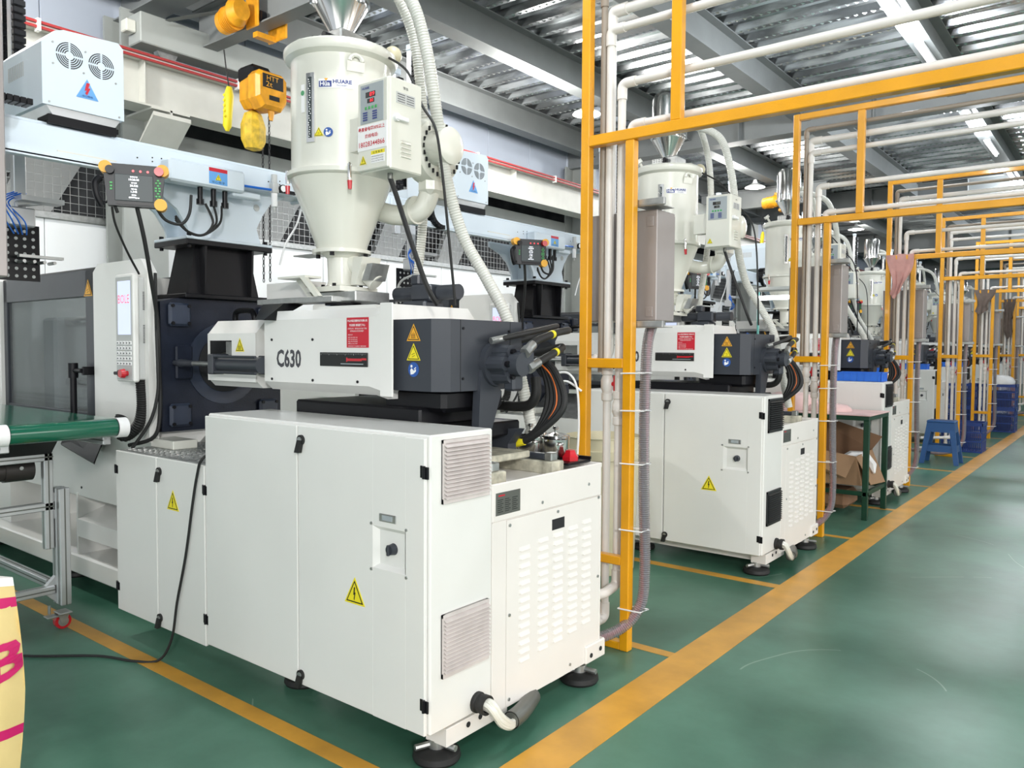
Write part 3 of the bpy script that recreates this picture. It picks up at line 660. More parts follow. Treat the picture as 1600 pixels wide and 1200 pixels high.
    # rails on the pump deck
    for yr, xe in ((2.45, -1.99), (2.86, -1.99)):
        r = obj('guide_rail', MB().box(-3.3, yr-0.045, 1.0, xe, yr+0.045, 1.055, 0.004), M_dirty, t)
        obj('rail_bar', MB().box(-3.3, yr-0.02, 1.055, xe-0.06, yr+0.02, 1.085, 0.006), M_char, r); obj('rail_stop', MB().box(xe-0.06, yr-0.024, 1.055, xe-0.02, yr+0.024, 1.092, 0.004), M_galv, r)
    # base channels and levelling feet
    mb = MB().box(-2.06, 2.10, 0.075, -1.952, 2.46, 0.145, 0.002); mb.box(-2.3, 3.02, 0.10, -1.935, 3.185, 0.185, 0.006); mb.box(-4.2, 2.15, 0.08, -2.06, 2.24, 0.14); mb.box(-7.6, 3.0, 0.08, -2.3, 3.1, 0.14)
    b = obj('base_channel', mb, M_whitew, t)
    mb = MB()
    for p in ((-1.951, 2.22, 0.12), (-1.951, 2.29, 0.125), (-1.934, 3.06, 0.135), (-1.934, 3.14, 0.145)): mb.cyl(p, (p[0]+0.002, p[1], p[2]), 0.011, n=12)
    obj('bolt_hole', mb, M_dark, b, stuff=True)
    for fx, fy in ((-2.03, 2.13), (-2.00, 3.06), (-2.98, 2.24), (-4.1, 2.45), (-5.6, 2.35), (-7.0, 2.35), (-4.1, 3.0), (-5.6, 3.0)):
        f = obj('levelling_foot', MB().lathe([(0.086, 0.001), (0.092, 0.012), (0.088, 0.032), (0.07, 0.044), (0.03, 0.048)], (fx, fy, 0), n=28), M_rubber, t)
        mb = MB().cyl((fx, fy, 0.04), (fx, fy, 0.08), 0.034, n=16)
        for k in range(3):
            a = 2.2+k*2.1; mb.cyl((fx+0.02*math.cos(a), fy+0.02*math.sin(a), 0.062), (fx+0.088*math.cos(a), fy+0.088*math.sin(a), 0.060), 0.012, n=8)
        obj('adjusting_nut', mb, M_galv, f)
    # --- carriage under the hood
    mb = MB(); mb.box(-3.2, 2.36, 1.22, -2.35, 2.85, 1.30, 0.01); mb.box(-2.75, 2.32, 1.16, -2.22, 2.88, 1.225, 0.008)
    mb.box(-2.62, 2.40, 1.28, -2.25, 2.80, 1.38, 0.02); obj('carriage_block', mb, M_black, t)
    for x0, x1 in ((-3.05, -2.9), (-2.62, -2.42), (-2.35, -2.22)):
        for yc in (2.38, 2.82):
            mb = MB().prism([(x0, 1.086), (x1, 1.086), (x1, 1.12), (x1+0.05, 1.19), (x0-0.05, 1.19), (x0, 1.12)], 'y', yc-0.03, yc+0.03); obj('carriage_bracket', mb, M_char, t)
    obj('drip_tray', MB().box(-3.2, 2.40, 1.07, -2.1, 2.80, 1.10, 0.005), M_dirty, t)
    # --- white hood
    y0, y1 = 2.30, 2.90; ch = 0.045
    def hood_sec(a, zt, zb): return [(y0+a, zb), (y0, zb+ch), (y0, zt-ch), (y0+ch, zt), (y1-ch, zt), (y1, zt-ch), (y1, zb+ch), (y1-a, zb)]
    mb = MB(); secs = [(-3.362, 0.0, 0), (-2.595, 0.0, 0), (-2.53, 0.012, 1)]
    S = [(-3.362, 1.728, 1.345), (-2.600, 1.728, 1.345), (-2.525, 1.742, 1.330)]
    vs = []; fs = []
    for k, (x, zt, zb) in enumerate(S):
        yy0 = y0-0.004 if k == 2 else y0; yy1 = y1+0.004 if k == 2 else y1
        P = [(yy0+ch, zb), (yy0, zb+0.04), (yy0, zt-ch), (yy0+ch, zt), (yy1-ch, zt), (yy1, zt-ch), (yy1, zb+0.04), (yy1-ch, zb)]
        vs += [(x, a, b) for a, b in P]
    for k in range(2):
        for i in range(8): fs.append((k*8+i, k*8+(i+1) % 8, (k+1)*8+(i+1) % 8, (k+1)*8+i))
    fs += [tuple(range(8))[::-1], tuple(range(16, 24))]
    mb.add(vs, fs); hd = obj('barrel_hood', mb, M_white, t, ang=0.2)
    mb = MB().box(-2.527, 2.296, 1.345, -2.45, 2.304, 1.742, 0.002); 
    obj('hood_skirt', mb, M_white, hd)
    obj('top_step', MB().prism([(-3.05, 1.722), (-3.0, 1.742), (-2.62, 1.742), (-2.60, 1.722)], 'y', 2.35, 2.85), M_white, hd)
    text('lettering', 'C630', (-3.262, 2.2988, 1.455), FX, FZ, 0.190, 0.088, M_print, hd, bold=0.03)
    screws([(-3.30, 2.30, 1.588), (-2.985, 2.30, 1.588), (-3.30, 2.30, 1.398), (-2.985, 2.30, 1.400), (-2.673, 2.30, 1.402)], hd, r=0.0065)
    wd = obj('sight_window', MB().box(-2.928, 2.294, 1.468, -2.604, 2.2995, 1.530, 0.002), M_blk, hd)
    mb = MB().m(0)
    for i in range(28): mb.box(-2.918+i*0.0112, 2.2935, 1.522-(0.004 if i % 5 == 0 else 0), -2.9165+i*0.0112, 2.2940, 1.525)
    mb.m(1).box(-2.742, 2.2930, 1.489, -2.735, 2.2940, 1.508); mb.box(-2.735, 2.2930, 1.493, -2.64, 2.2940, 1.504); mb.box(-2.64, 2.2930, 1.497, -2.61, 2.2940, 1.506); mb.m(2).box(-2.78, 2.2930, 1.478, -2.63, 2.2940, 1.482)
    obj('scale_and_pointer', mb, [M_lgrey, M_redp, M_pgrey], wd)
    st = obj('red_sticker', MB().box(-2.744, 2.2975, 1.552, -2.600, 2.2998, 1.684, 0.0005), M_red, hd, label='red service sticker with white Chinese print')
    y = 2.2968
    text('lettering', '中山市精密塑胶机械有限公司', (-2.737, y, 1.664), FX, FZ, 0.13, 0.011, M_paper, st, bold=0.02)
    text('lettering', '专注塑机 智能服务中心', (-2.725, y, 1.645), FX, FZ, 0.105, 0.011, M_paper, st, bold=0.02)
    text('lettering', '注塑机主机、辅机及自动化整厂服务', (-2.735, y, 1.632), FX, FZ, 0.125, 0.007, M_paper, st)
    text('lettering', '免费安装调试及售后维护', (-2.72, y, 1.621), FX, FZ, 0.09, 0.007, M_paper, st)
    text('lettering', '联系方式', (-2.733, y, 1.605), FX, FZ, 0.03, 0.006, M_paper, st)
    for k in range(4): text('lettering', ['电话 0760 8876 542', '手机 189 2533 4621', '地址 中山市东升镇', '邮箱 service 0760'][k], (-2.733, y, 1.594-k*0.009), FX, FZ, 0.062, 0.0055, M_paper, st)
    text('lettering', '扫码关注 专业服务 值得信赖', (-2.733, y, 1.556), FX, FZ, 0.118, 0.005, M_paper, st)
    # --- charcoal motor guard
    zb, zt = 1.372, 1.672
    mb = MB(); P = [(-2.60, 2.335), (-2.262, 2.335), (-2.20, 2.385), (-2.20, 2.86), (-2.60, 2.86)]; mb.prism(P, 'z', zb, zt)
    mg = obj('motor_guard', mb, M_char, t, ang=0.2)
    obj('guard_seam', MB().box(-2.2005, 2.444, zb, -2.199, 2.447, zt).box(-2.2005, 2.775, zb, -2.199, 2.778, zt), M_dark, mg)
    screws([(-2.20, 2.462, 1.635), (-2.20, 2.765, 1.628), (-2.20, 2.46, 1.425), (-2.20, 2.762, 1.432)], mg, 'x', 0.006); screws([(-2.59, 2.335, 1.46)], mg, 'y', 0.006)
    tri_sign('warning_sign', (-2.362, 2.3345, 1.605), FX, FZ, 0.072, mg, M_ora, 'heat'); tri_sign('warning_sign', (-2.362, 2.3345, 1.524), FX, FZ, 0.072, mg, M_yel, 'hand')
    disc_sign('manual_sign', (-2.362, 2.3345, 1.462), FX, FZ, 0.031, mg)
    # hydraulic motor
    c = (-2.20, 2.66, 1.485)
    mb = MB(); mb.cyl(c, (c[0]+0.030, c[1], c[2]), 0.098, n=30); mb.prism([(2.545, 1.19), (2.63, 1.19), (2.70, 1.36), (2.60, 1.52), (2.56, 1.45)], 'x', -2.225, -2.185)
    mo = obj('hydraulic_motor', mb, M_char, t)
    mb = MB(); x0 = c[0]+0.03
    for k in range(5):
        a = 0.6+k*2*math.pi/5; yy = c[1]+0.055*math.cos(a); zz = c[2]+0.055*math.sin(a)
        mb.cyl((x0, yy, zz), (x0+0.085, yy, zz), 0.034, 0.030, n=10)
    mb.cyl((x0, c[1], c[2]), (x0+0.075, c[1], c[2]), 0.066, n=20); mb.cyl((x0+0.075, c[1], c[2]), (x0+0.135, c[1], c[2]), 0.052, n=14)
    mb.box(x0+0.04, c[1]-0.02, c[2]-0.115, x0+0.10, c[1]+0.05, c[2]-0.04, 0.01); mb.box(x0+0.05, c[1]+0.02, c[2]-0.03, x0+0.13, c[1]+0.09, c[2]+0.06, 0.01)
    obj('motor_body', mb, M_char, mo)
    mb = MB()
    for k in range(5):
        a = 0.6+k*2*math.pi/5; yy = c[1]+0.055*math.cos(a); zz = c[2]+0.055*math.sin(a); mb.cyl((x0+0.085, yy, zz), (x0+0.10, yy, zz), 0.013, n=8)
    obj('bolt_head', mb, M_black, mo, stuff=True)
    # high pressure hoses
    hs = [((-2.045, 2.70, 1.545), (-2.06, 2.78, 1.585), (-2.09, 2.98, 1.625), (-2.13, 3.13, 1.64), (-2.30, 3.16, 1.62), (-2.50, 3.0, 1.56)),
          ((-2.045, 2.73, 1.475), (-2.05, 2.82, 1.505), (-2.08, 2.98, 1.545), (-2.14, 3.08, 1.56), (-2.30, 3.06, 1.52), (-2.50, 2.95, 1.45)),
          ((-2.15, 2.62, 1.590), (-2.12, 2.72, 1.610), (-2.12, 2.92, 1.640), (-2.16, 3.08, 1.66), (-2.32, 3.10, 1.64), (-2.52, 3.0, 1.60))]
    for i, p in enumerate(hs):
        h = obj('hydraulic_hose', MB().tube(p, 0.0175 if i < 2 else 0.013, 12, 8), M_rubber, t)
        a = Vector(p[0]); b_ = Vector(p[1]); dd = (b_-a).normalized()
        mb = MB().cyl(a-dd*0.02, a+dd*0.055, 0.0215 if i < 2 else 0.015, n=14); mb.cyl(a-dd*0.03, a+dd*0.005, 0.025 if i < 2 else 0.016, n=6)
        obj('hose_fitting', mb, M_galv, h)
        if i < 2:
            q = smooth(p, 8); m_ = q[14]; d_ = (q[15]-q[13]).normalized(); obj('hose_band', MB().cyl(m_-d_*0.012, m_+d_*0.012, 0.0186, n=14), M_yel, h)
    for i in range(5):
        o_ = i*0.028
        pth = [(-2.45, 2.93-o_*0.3, 1.50), (-2.20+o_*0.3, 2.95, 1.50), (-2.125+o_*0.6, 2.95, 1.42), (-2.10+o_*0.8, 2.93, 1.30), (-2.14+o_*0.5, 2.90, 1.18+o_*0.2), (-2.24+o_*0.2, 2.88, 1.12), (-2.40, 2.86, 1.105)]
        h = obj('hydraulic_hose', MB().tube(pth, 0.0165, 10, 6), M_rubber, t)
        if i in (0, 2, 4):
            q = smooth(pth, 6); m_ = q[30]; d_ = (q[31]-q[29]).normalized(); obj('hose_tag', MB().cyl(m_-d_*0.022, m_+d_*0.022, 0.0185, n=10), M_yel, h)
        if i == 2: obj('orange_hose_stripe', MB().tube([(a+0.012, b-0.012, c_) for a, b, c_ in pth[1:5]], 0.005, 6, 6), M_cordo, h)
    obj('suction_pipe', MB().tube([(-2.42, 2.95, 1.28), (-2.26, 2.97, 1.28), (-2.20, 2.97, 1.33), (-2.20, 2.97, 1.42)], 0.024, 12), M_rubber, t)
    # solenoid valve on top
    mb = MB(); mb.box(-2.84, 2.72, 1.735, -2.68, 2.86, 1.78, 0.01); mb.cyl((-2.94, 2.79, 1.82), (-2.80, 2.79, 1.82), 0.036, n=16); mb.cyl((-2.64, 2.79, 1.82), (-2.52, 2.79, 1.82), 0.036, n=16); mb.box(-2.80, 2.74, 1.78, -2.66, 2.84, 1.86, 0.01); mb.box(-2.82, 2.76, 1.86, -2.76, 2.82, 1.91, 0.008)
    sv = obj('solenoid_valve', mb, M_char, t); obj('valve_cable', MB().tube([(-2.96, 2.8, 1.74), (-2.94, 2.8, 1.87), (-2.86, 2.8, 1.91), (-2.78, 2.8, 1.91), (-2.68, 2.8, 1.90)], 0.006), M_lgrey, sv)
    # --- nozzle guard and pulling cylinder
    mb = MB(); P = [(2.35, 1.345), (2.31, 1.385), (2.31, 1.62), (2.37, 1.69), (2.82, 1.69), (2.88, 1.62), (2.88, 1.385), (2.84, 1.345)]
    # front with square cut-out: build as shell
    mb.add([(-3.885, a, b) for a, b in P]+[(-3.45, a, b) for a, b in P], [(0, 1, 9, 8), (2, 3, 11, 10), (3, 4, 12, 11), (4, 5, 13, 12), (5, 6, 14, 13), (6, 7, 15, 14), (7, 0, 8, 15), tuple(range(8, 16))])
    mb.box(-3.885, 2.308, 1.375, -3.45, 2.314, 1.49); mb.box(-3.885, 2.308, 1.585, -3.45, 2.314, 1.622); mb.box(-3.885, 2.308, 1.49, -3.872, 2.314, 1.585); mb.box(-3.66, 2.308, 1.49, -3.45, 2.314, 1.585)
    ng = obj('nozzle_guard', mb, M_white, t, ang=0.2)
    obj('nozzle', MB().cyl((-4.2, 2.6, 1.47), (-3.6, 2.6, 1.47), 0.05, 0.075, n=20).box(-3.86, 2.4, 1.50, -3.68, 2.42, 1.58), M_galv, t)
    tri_sign('warning_sign', (-3.585, 2.3075, 1.552), FX, FZ, 0.07, ng, M_yel, 'heat')
    mb = MB()
    for dx in (0, 0.0): mb.tube([(-3.80, 2.42, 1.685), (-3.79, 2.42, 1.735), (-3.72, 2.42, 1.745), (-3.64, 2.42, 1.735), (-3.62, 2.42, 1.685)], 0.015, 10)
    obj('lift_handle', mb, M_black, ng)
    for yy in (2.29, 2.91):
        mb = MB().cyl((-4.19, yy, 1.462), (-4.04, yy, 1.462), 0.016, n=12); mb.cyl((-4.13, yy, 1.462), (-4.0, yy, 1.462), 0.024, 0.016, n=12)
        rod = obj('pull_rod', mb, M_steel if False else M_char, t)
        mb = MB(); mb.cyl((-4.06, yy, 1.462), (-3.74, yy, 1.462), 0.013, n=12); mb.m(1).box(-3.78, yy-0.05, 1.41, -3.73, yy+0.05, 1.515, 0.006); mb.cyl((-3.73, yy, 1.462), (-3.365, yy, 1.462), 0.040, n=22)
        for a, b in ((-0.04, -0.04), (0.04, -0.04), (-0.04, 0.04), (0.04, 0.04)): mb.cyl((-3.73, yy+a, 1.462+b), (-3.365, yy+a, 1.462+b), 0.007, n=8)
        obj('pull_cylinder', mb, [M_galv, M_char], t)
    # --- stationary platen
    mb = MB(); P = [(2.215, 1.08), (2.215, 1.80), (2.30, 1.822), (2.90, 1.822), (2.985, 1.80), (2.985, 1.08)]; mb.prism(P, 'x', -4.46, -4.20)
    pl = obj('platen', mb, M_navy, t)
    obj('platen_recess', MB().lathe([(0.235, 0.0), (0.235, 0.006), (0.17, 0.006), (0.165, 0.004)], (-4.20, 2.6, 1.455), 'x', n=36, cap=False), M_navyl, pl); obj('centre_bore', MB().cyl((-4.199, 2.6, 1.455), (-4.192, 2.6, 1.455), 0.165, n=36), M_dark, pl)
    for yy in (2.315, 2.885):
        for zz in (1.73, 1.17):
            q = obj('tie_bar_cover', MB().box(-4.20, yy-0.065, zz-0.065, -4.165, yy+0.065, zz+0.065, 0.014), M_navyl, pl)
            mb = MB()
            for a in (-0.048, 0.048):
                for b in (-0.048, 0.048): mb.cyl((-4.165, yy+a, zz+b), (-4.158, yy+a, zz+b), 0.010, n=10)
            obj('cap_screw', mb, M_black, q, stuff=True)
    for yy in (2.34, 2.86):
        q = obj('rod_anchor', MB().box(-4.20, yy-0.05, 1.37, -4.175, yy+0.05, 1.56, 0.008), M_navy, pl)
    obj('platen_eye', MB().box(-4.40, 2.93, 1.80, -4.22, 3.06, 1.86, 0.01).box(-4.19, 2.96, 1.72, -4.14, 3.05, 1.84, 0.01), M_navy, pl)
    text('lettering', 'VPZQ420017-0', (-4.1985, 2.40, 1.765), FY, FZ, 0.26, 0.022, M_navy, pl); text('lettering', 'KPC20', (-4.1985, 2.55, 1.185), FY, FZ, 0.11, 0.02, M_navy, pl)
    # --- clamp base
    mb = MB(); mb.box(-7.8, 2.20, 0.10, -4.262, 3.05, 0.225, 0.01); obj('clamp_bed', mb, M_white, t)
    mb = MB(); mb.box(-7.8, 2.215, 0.60, -4.262, 3.02, 1.08, 0.006); mb.prism([(2.205, 0.345), (2.205, 0.455), (2.60, 0.60), (3.02, 0.60), (3.02, 0.345)], 'x', -5.25, -4.262); mb.box(-5.27, 2.21, 0.225, -5.25, 3.0, 0.62); mb.box(-7.8, 2.3, 0.225, -6.6, 3.0, 0.62)
    obj('clamp_body', mb, M_white, t)
    screws([(-5.20, 2.215, 0.98), (-5.20, 2.215, 0.66)], t, r=0.008)
    obj('discharge_flap', MB().hexa([(-5.35, 2.20, 1.03), (-4.82, 2.20, 1.03), (-4.82, 2.195, 1.03), (-5.35, 2.195, 1.03)], [(-5.35, 2.16, 0.92), (-4.76, 2.10, 0.86), (-4.76, 2.095, 0.87), (-5.35, 2.155, 0.93)]).box(-6.3, 2.195, 1.03, -4.84, 2.21, 1.12), M_black, t)
    # --- safety enclosure: column, door with smoked glass, roof
    mb = MB(); P = [(-4.84, 1.03), (-4.84, 1.985), (-4.78, 2.03), (-4.27, 2.03), (-4.20, 1.955), (-4.20, 1.03)]
    mb.prism(P, 'y', 2.145, 2.20)
    mb.box(-4.84, 2.20, 1.08, -4.47, 3.0, 1.95); co = obj('enclosure_column', mb, M_white, t, ang=0.2)
    mb = MB().prism([(-6.95, 1.03), (-6.95, 2.0), (-6.90, 2.03), (-6.30, 2.03), (-6.27, 2.0), (-6.27, 1.03)], 'y', 2.145, 2.95); obj('enclosure_end', mb, M_white, t, ang=0.2)
    x0, x1, z0, z1 = -6.265, -4.845, 1.10, 2.01
    mb = MB(); mb.box(x0, 2.165, z0, x0+0.06, 2.20, z1, 0.004); mb.box(x1-0.145, 2.165, z0, x1, 2.20, z1, 0.004); mb.box(x0, 2.165, z1-0.16, x1, 2.20, z1, 0.004); mb.box(x0, 2.165, z0, x1, 2.20, z0+0.05, 0.004)
    dr = obj('safety_door', mb, M_char, t)
    obj('smoked_pane', MB().box(x0+0.05, 2.180, z0+0.04, x1-0.135, 2.186, z1-0.15), M_glass, dr)
    tri_sign('warning_sign', (-4.950, 2.1645, 1.885), FX, FZ, 0.10, dr, M_ora, 'hand')
    mb = MB().cyl((-5.02, 2.10, 1.10), (-5.02, 2.10, 1.44), 0.019, n=14); mb.cyl((-5.02, 2.10, 1.36), (-5.02, 2.10, 1.45), 0.028, n=14); mb.cyl((-5.02, 2.10, 1.405), (-4.90, 2.10, 1.405), 0.014, n=10); mb.box(-4.91, 2.10, 1.38, -4.885, 2.17, 1.43, 0.004)
    obj('door_handle', mb, M_black, dr)
    obj('enclosure_roof', MB().prism([(2.17, 2.0), (2.24, 2.035), (2.36, 2.045), (2.36, 2.0)], 'x', -6.265, -4.845).box(-6.265, 2.90, 2.0, -4.845, 2.95, 2.04), M_black, t)
    obj('enclosure_back', MB().box(-6.265, 2.93, 1.08, -4.845, 2.95, 2.0), M_lgrey, t)
    # inside the enclosure
    mb = MB()
    for zz in (1.30, 1.72): mb.cyl((-6.26, 2.45, zz), (-4.50, 2.45, zz), 0.035, n=16)
    obj('tie_bar', mb, M_steel, t)
    mb = MB().cyl((-5.45, 2.5, 1.40), (-5.2, 2.5, 1.40), 0.09, n=20); mb.box(-5.2, 2.4, 1.28, -4.95, 2.62, 1.52, 0.02); obj('servo_motor', mb, M_galv, t)
    obj('clamp_plate', MB().box(-6.1, 2.35, 1.1, -5.9, 2.9, 1.75, 0.02), M_lgrey, t)
    obj('grease_reservoir', MB().lathe([(0.062, 1.62), (0.062, 1.71), (0.050, 1.745), (0.025, 1.77), (0.008, 1.775), (0.008, 1.79)], (-3.72, 2.98, 0), n=20), M_bplas2, t, label='blue domed cap')
    # --- control panel
    p0, p1 = -4.425, -4.222
    mb = MB().box(p0, 2.078, 1.358, p1, 2.11, 1.945, 0.008); cp = obj('control_panel', mb, M_white, t)
    obj('panel_body', MB().box(p0+0.01, 2.11, 1.37, p1-0.012, 2.175, 1.925, 0.006), M_lgrey, cp)
    mb = MB()
    for zz in (1.80, 1.62):
        for i in range(12): mb.box(p1-0.0125, 2.135, zz+i*0.0085-0.05, p1-0.011, 2.155, zz+i*0.0085-0.046)
    obj('vent_slot', mb, M_dark, cp, stuff=True)
    fa = obj('panel_fascia', MB().box(p0+0.012, 2.074, 1.37, p1-0.012, 2.079, 1.93, 0.003), M_lgrey, cp)
    sr = obj('display_screen', MB().box(-4.385, 2.071, 1.615, -4.245, 2.0745, 1.905, 0.002), M_slit, cp, label='lit portrait display with red brand lettering')
    mb = MB(); pass
    text('lettering', 'BOLE', (-4.378, 2.0703, 1.785), FX, FZ, 0.125, 0.045, M_led, cp, bold=-0.01)
    mb = MB()
    for r_ in range(5):
        for c_ in range(5): mb.box(-4.400+c_*0.034, 2.069, 1.560-r_*0.028, -4.374+c_*0.034, 2.075, 1.580-r_*0.028, 0.002)
    obj('key', mb, M_paper, cp, stuff=True)
    mb = MB()
    for r_ in range(5):
        for c_ in range(5): mb.box(-4.394+c_*0.034, 2.0685, 1.567-r_*0.028, -4.380+c_*0.034, 2.0692, 1.573-r_*0.028)
    obj('key_print', mb, M_print, cp, stuff=True)
    obj('emergency_stop', MB().cyl((-4.29, 2.074, 1.405), (-4.29, 2.055, 1.405), 0.014).cyl((-4.29, 2.055, 1.405), (-4.29, 2.032, 1.405), 0.026, 0.022), M_redp, cp)
    obj('selector_knob', MB().cyl((-4.365, 2.074, 1.405), (-4.365, 2.060, 1.405), 0.018).box(-4.392, 2.045, 1.396, -4.338, 2.062, 1.414, 0.004), M_black, cp)
    obj('panel_conduit', MB().hose([(-4.27, 2.14, 1.37), (-4.26, 2.14, 1.22), (-4.275, 2.12, 1.12), (-4.34, 2.08, 1.06), (-4.40, 2.07, 1.10), (-4.42, 2.1, 1.16)], 0.033, 0.012, 0.14, 14), M_rubber, t)
    mb = MB().tube([(-4.20, 2.19, 1.95), (-4.16, 2.17, 1.70), (-4.13, 2.16, 1.45), (-4.135, 2.16, 1.30), (-4.16, 2.13, 1.15), (-4.22, 2.06, 1.005)], 0.009)
    obj('panel_cable', mb, M_rubber, t)
    # --- chute parts below the hopper
    mb = MB().box(-3.63, 2.44, 1.772, -3.02, 2.56, 1.800, 0.002); mb.box(-3.22, 2.50, 1.775, -2.92, 2.72, 1.825, 0.004)
    sl = obj('slide_base', mb, M_galv, t); obj('sample_box', MB().box(-3.72, 2.56, 1.80, -3.36, 2.68, 1.895, 0.003), M_white, sl)
    mb = MB().hexa([(-3.55, 2.42, 1.772), (-3.37, 2.42, 1.772), (-3.37, 2.54, 1.772), (-3.55, 2.54, 1.772)], [(-3.33, 2.225, 1.685), (-3.26, 2.225, 1.68), (-3.26, 2.295, 1.68), (-3.33, 2.295, 1.685)]); obj('sample_chute', mb, M_black, sl)
    mb = MB().box(-3.42, 2.42, 1.895, -3.20, 2.52, 1.905); mb.hexa([(-3.24, 2.42, 1.895), (-3.20, 2.42, 1.895), (-3.20, 2.44, 1.895), (-3.24, 2.44, 1.895)], [(-3.13, 2.42, 1.80), (-3.09, 2.42, 1.80), (-3.09, 2.44, 1.80), (-3.13, 2.44, 1.80)]); mb.hexa([(-3.38, 2.5, 1.895), (-3.34, 2.5, 1.895), (-3.34, 2.52, 1.895), (-3.38, 2.52, 1.895)], [(-3.28, 2.5, 1.80), (-3.24, 2.5, 1.80), (-3.24, 2.52, 1.80), (-3.28, 2.52, 1.80)])
    obj('slide_handle', mb, M_ivory, sl)
    obj('feed_throat', MB().cyl((-3.13, 2.6, 1.735), (-3.13, 2.6, 1.775), 0.065, n=24).cyl((-3.13, 2.6, 1.762), (-3.13, 2.6, 1.775), 0.09, n=24), M_black, t)
    return t
machine = make_machine()
machine['label'] = 'white injection moulding machine nearest the camera, pale louvre grilles and whole C630 lettering'

# ================================================================== HOPPER DRYER
def make_dryer():
    X, Y = -3.14, 2.6
    t = thing('hopper_dryer', (X, Y, 1.82), '', 'dryer', 'hopper dryers on the machines')
    body = obj('dryer_body', MB().lathe([(0.242, 2.40), (0.242, 2.955)], (X, Y, 0), n=48, cap=False), M_ivory, t)
    obj('rim', MB().lathe([(0.242, 2.93), (0.268, 2.945), (0.276, 2.962), (0.276, 2.982), (0.262, 2.995), (0.02, 3.0)], (X, Y, 0), n=48, cap=False), M_ivory, t)
    obj('middle_flange', MB().lathe([(0.242, 2.405), (0.266, 2.400), (0.268, 2.380), (0.262, 2.374), (0.242, 2.37)], (X, Y, 0), n=48, cap=False), M_ivory, t)
    obj('dryer_cone', MB().lathe([(0.250, 2.39), (0.240, 2.35), (0.128, 2.06), (0.122, 2.035)], (X, Y, 0), n=48, cap=False), M_ivory, t)
    obj('bottom_flange', MB().lathe([(0.01, 2.035), (0.145, 2.035), (0.145, 2.018), (0.05, 2.018)], (X, Y, 0), n=36), M_ivory, t)
    obj('neck', MB().lathe([(0.100, 2.018), (0.072, 1.995), (0.068, 1.88), (0.075, 1.86), (0.115, 1.85)], (X, Y, 0), n=32, cap=False), M_ivory, t)
    mb = MB().prism([(X-0.13, Y-0.12), (X+0.13, Y-0.12), (X+0.13, Y+0.12), (X-0.13, Y+0.12)], 'z', 1.826, 1.85); obj('foot_plate', mb, M_ivory, t)
    mb = MB()
    for k in range(4):
        a = 0.5+k*math.pi/2; mb.cyl((X+0.125*math.cos(a), Y+0.125*math.sin(a), 2.0), (X+0.125*math.cos(a), Y+0.125*math.sin(a), 2.018), 0.012, n=6); mb.cyl((X+0.10*math.cos(a), Y+0.10*math.sin(a), 1.85), (X+0.10*math.cos(a), Y+0.10*math.sin(a), 1.868), 0.010, n=6)
    obj('bolt', mb, M_black, t, stuff=True)
    mb = MB().rings([(X+0.05, Y+0.02, 1.98), (X+0.16, Y+0.05, 1.90), (X+0.19, Y+0.06, 1.87)], 0.045, 16); mb.hexa([(X+0.11, Y-0.02, 1.995), (X+0.18, Y-0.02, 1.995), (X+0.18, Y+0.1, 1.995), (X+0.11, Y+0.1, 1.995)], [(X+0.09, Y-0.02, 1.86), (X+0.13, Y-0.02, 1.86), (X+0.13, Y+0.1, 1.86), (X+0.09, Y+0.1, 1.86)])
    obj('drain_spout', mb, M_ivory, t); obj('spout_shutter', MB().hexa([(X+0.20, Y-0.01, 1.96), (X+0.24, Y-0.01, 1.96), (X+0.24, Y+0.1, 1.96), (X+0.20, Y+0.1, 1.96)], [(X+0.16, Y-0.01, 1.88), (X+0.21, Y-0.01, 1.88), (X+0.21, Y+0.1, 1.88), (X+0.16, Y+0.1, 1.88)]), M_galv, t)
    obj('slide_gate', MB().box(X-0.30, Y-0.07, 2.020, X-0.05, Y+0.03, 2.026), M_galv, t)
    # helpers on the curved skin: angle measured towards the camera
    def skin(ang, z, r=0.243): return Vector((X+r*math.cos(ang), Y+r*math.sin(ang), z))
    def patch(mb, a0, a1, z0, z1, r, th=0.002, n=6):
        vs = []
        for k in range(n+1):
            a = a0+(a1-a0)*k/n
            for rr in (r, r+th):
                for z in (z0, z1): vs.append((X+rr*math.cos(a), Y+rr*math.sin(a), z))
        fs = []
        for k in range(n):
            q = k*4; fs += [(q+2, q+6, q+7, q+3), (q, q+1, q+5, q+4), (q+1, q+3, q+7, q+5), (q, q+4, q+6, q+2)]
        fs += [(0, 2, 3, 1), (n*4, n*4+1, n*4+3, n*4+2)]; mb.add(vs, fs); return mb
    A = math.atan2(-Y, -X)     # direction of the aisle corner
    A = math.radians(-40)
    # sight glass
    a0 = A-0.60
    mb = patch(MB(), a0-0.09, a0+0.09, 2.515, 2.835, 0.243, 0.008); sg = obj('sight_glass', mb, M_steel, t)
    mb = patch(MB(), a0-0.035, a0+0.035, 2.535, 2.815, 0.251, 0.003); obj('glass_strip', mb, M_screen, sg)
    mb = MB(); rr = random.Random(3)
    for i in range(26):
        z = 2.54+i*0.0105; mb.sphere(skin(a0+rr.uniform(-0.02, 0.02), z, 0.256), 0.003, 5, 4)
    obj('granule', mb, M_paper, sg, stuff=True)
    # logo plates
    a1 = A-0.30
    mb = patch(MB(), a1-0.135, a1+0.54, 2.763, 2.805, 0.2425, 0.0012, 10); lp = obj('logo_strip', mb, M_paper, t)
    def curved_text(s, a_s, z, w_, h_, m, par, bold=0.0, r=0.2455):
        o = text('lettering', s, (0, 0, 0), (1, 0, 0), (0, 0, 1), w_, h_, m, par, bold=bold)
        base = Vector(ROOTLOC[par.name])
        for v in o.data.vertices:
            p = v.co+base; a = a_s+p.x/r; v.co = Vector((X+r*math.cos(a), Y+r*math.sin(a), z+p.z))-base
        return o
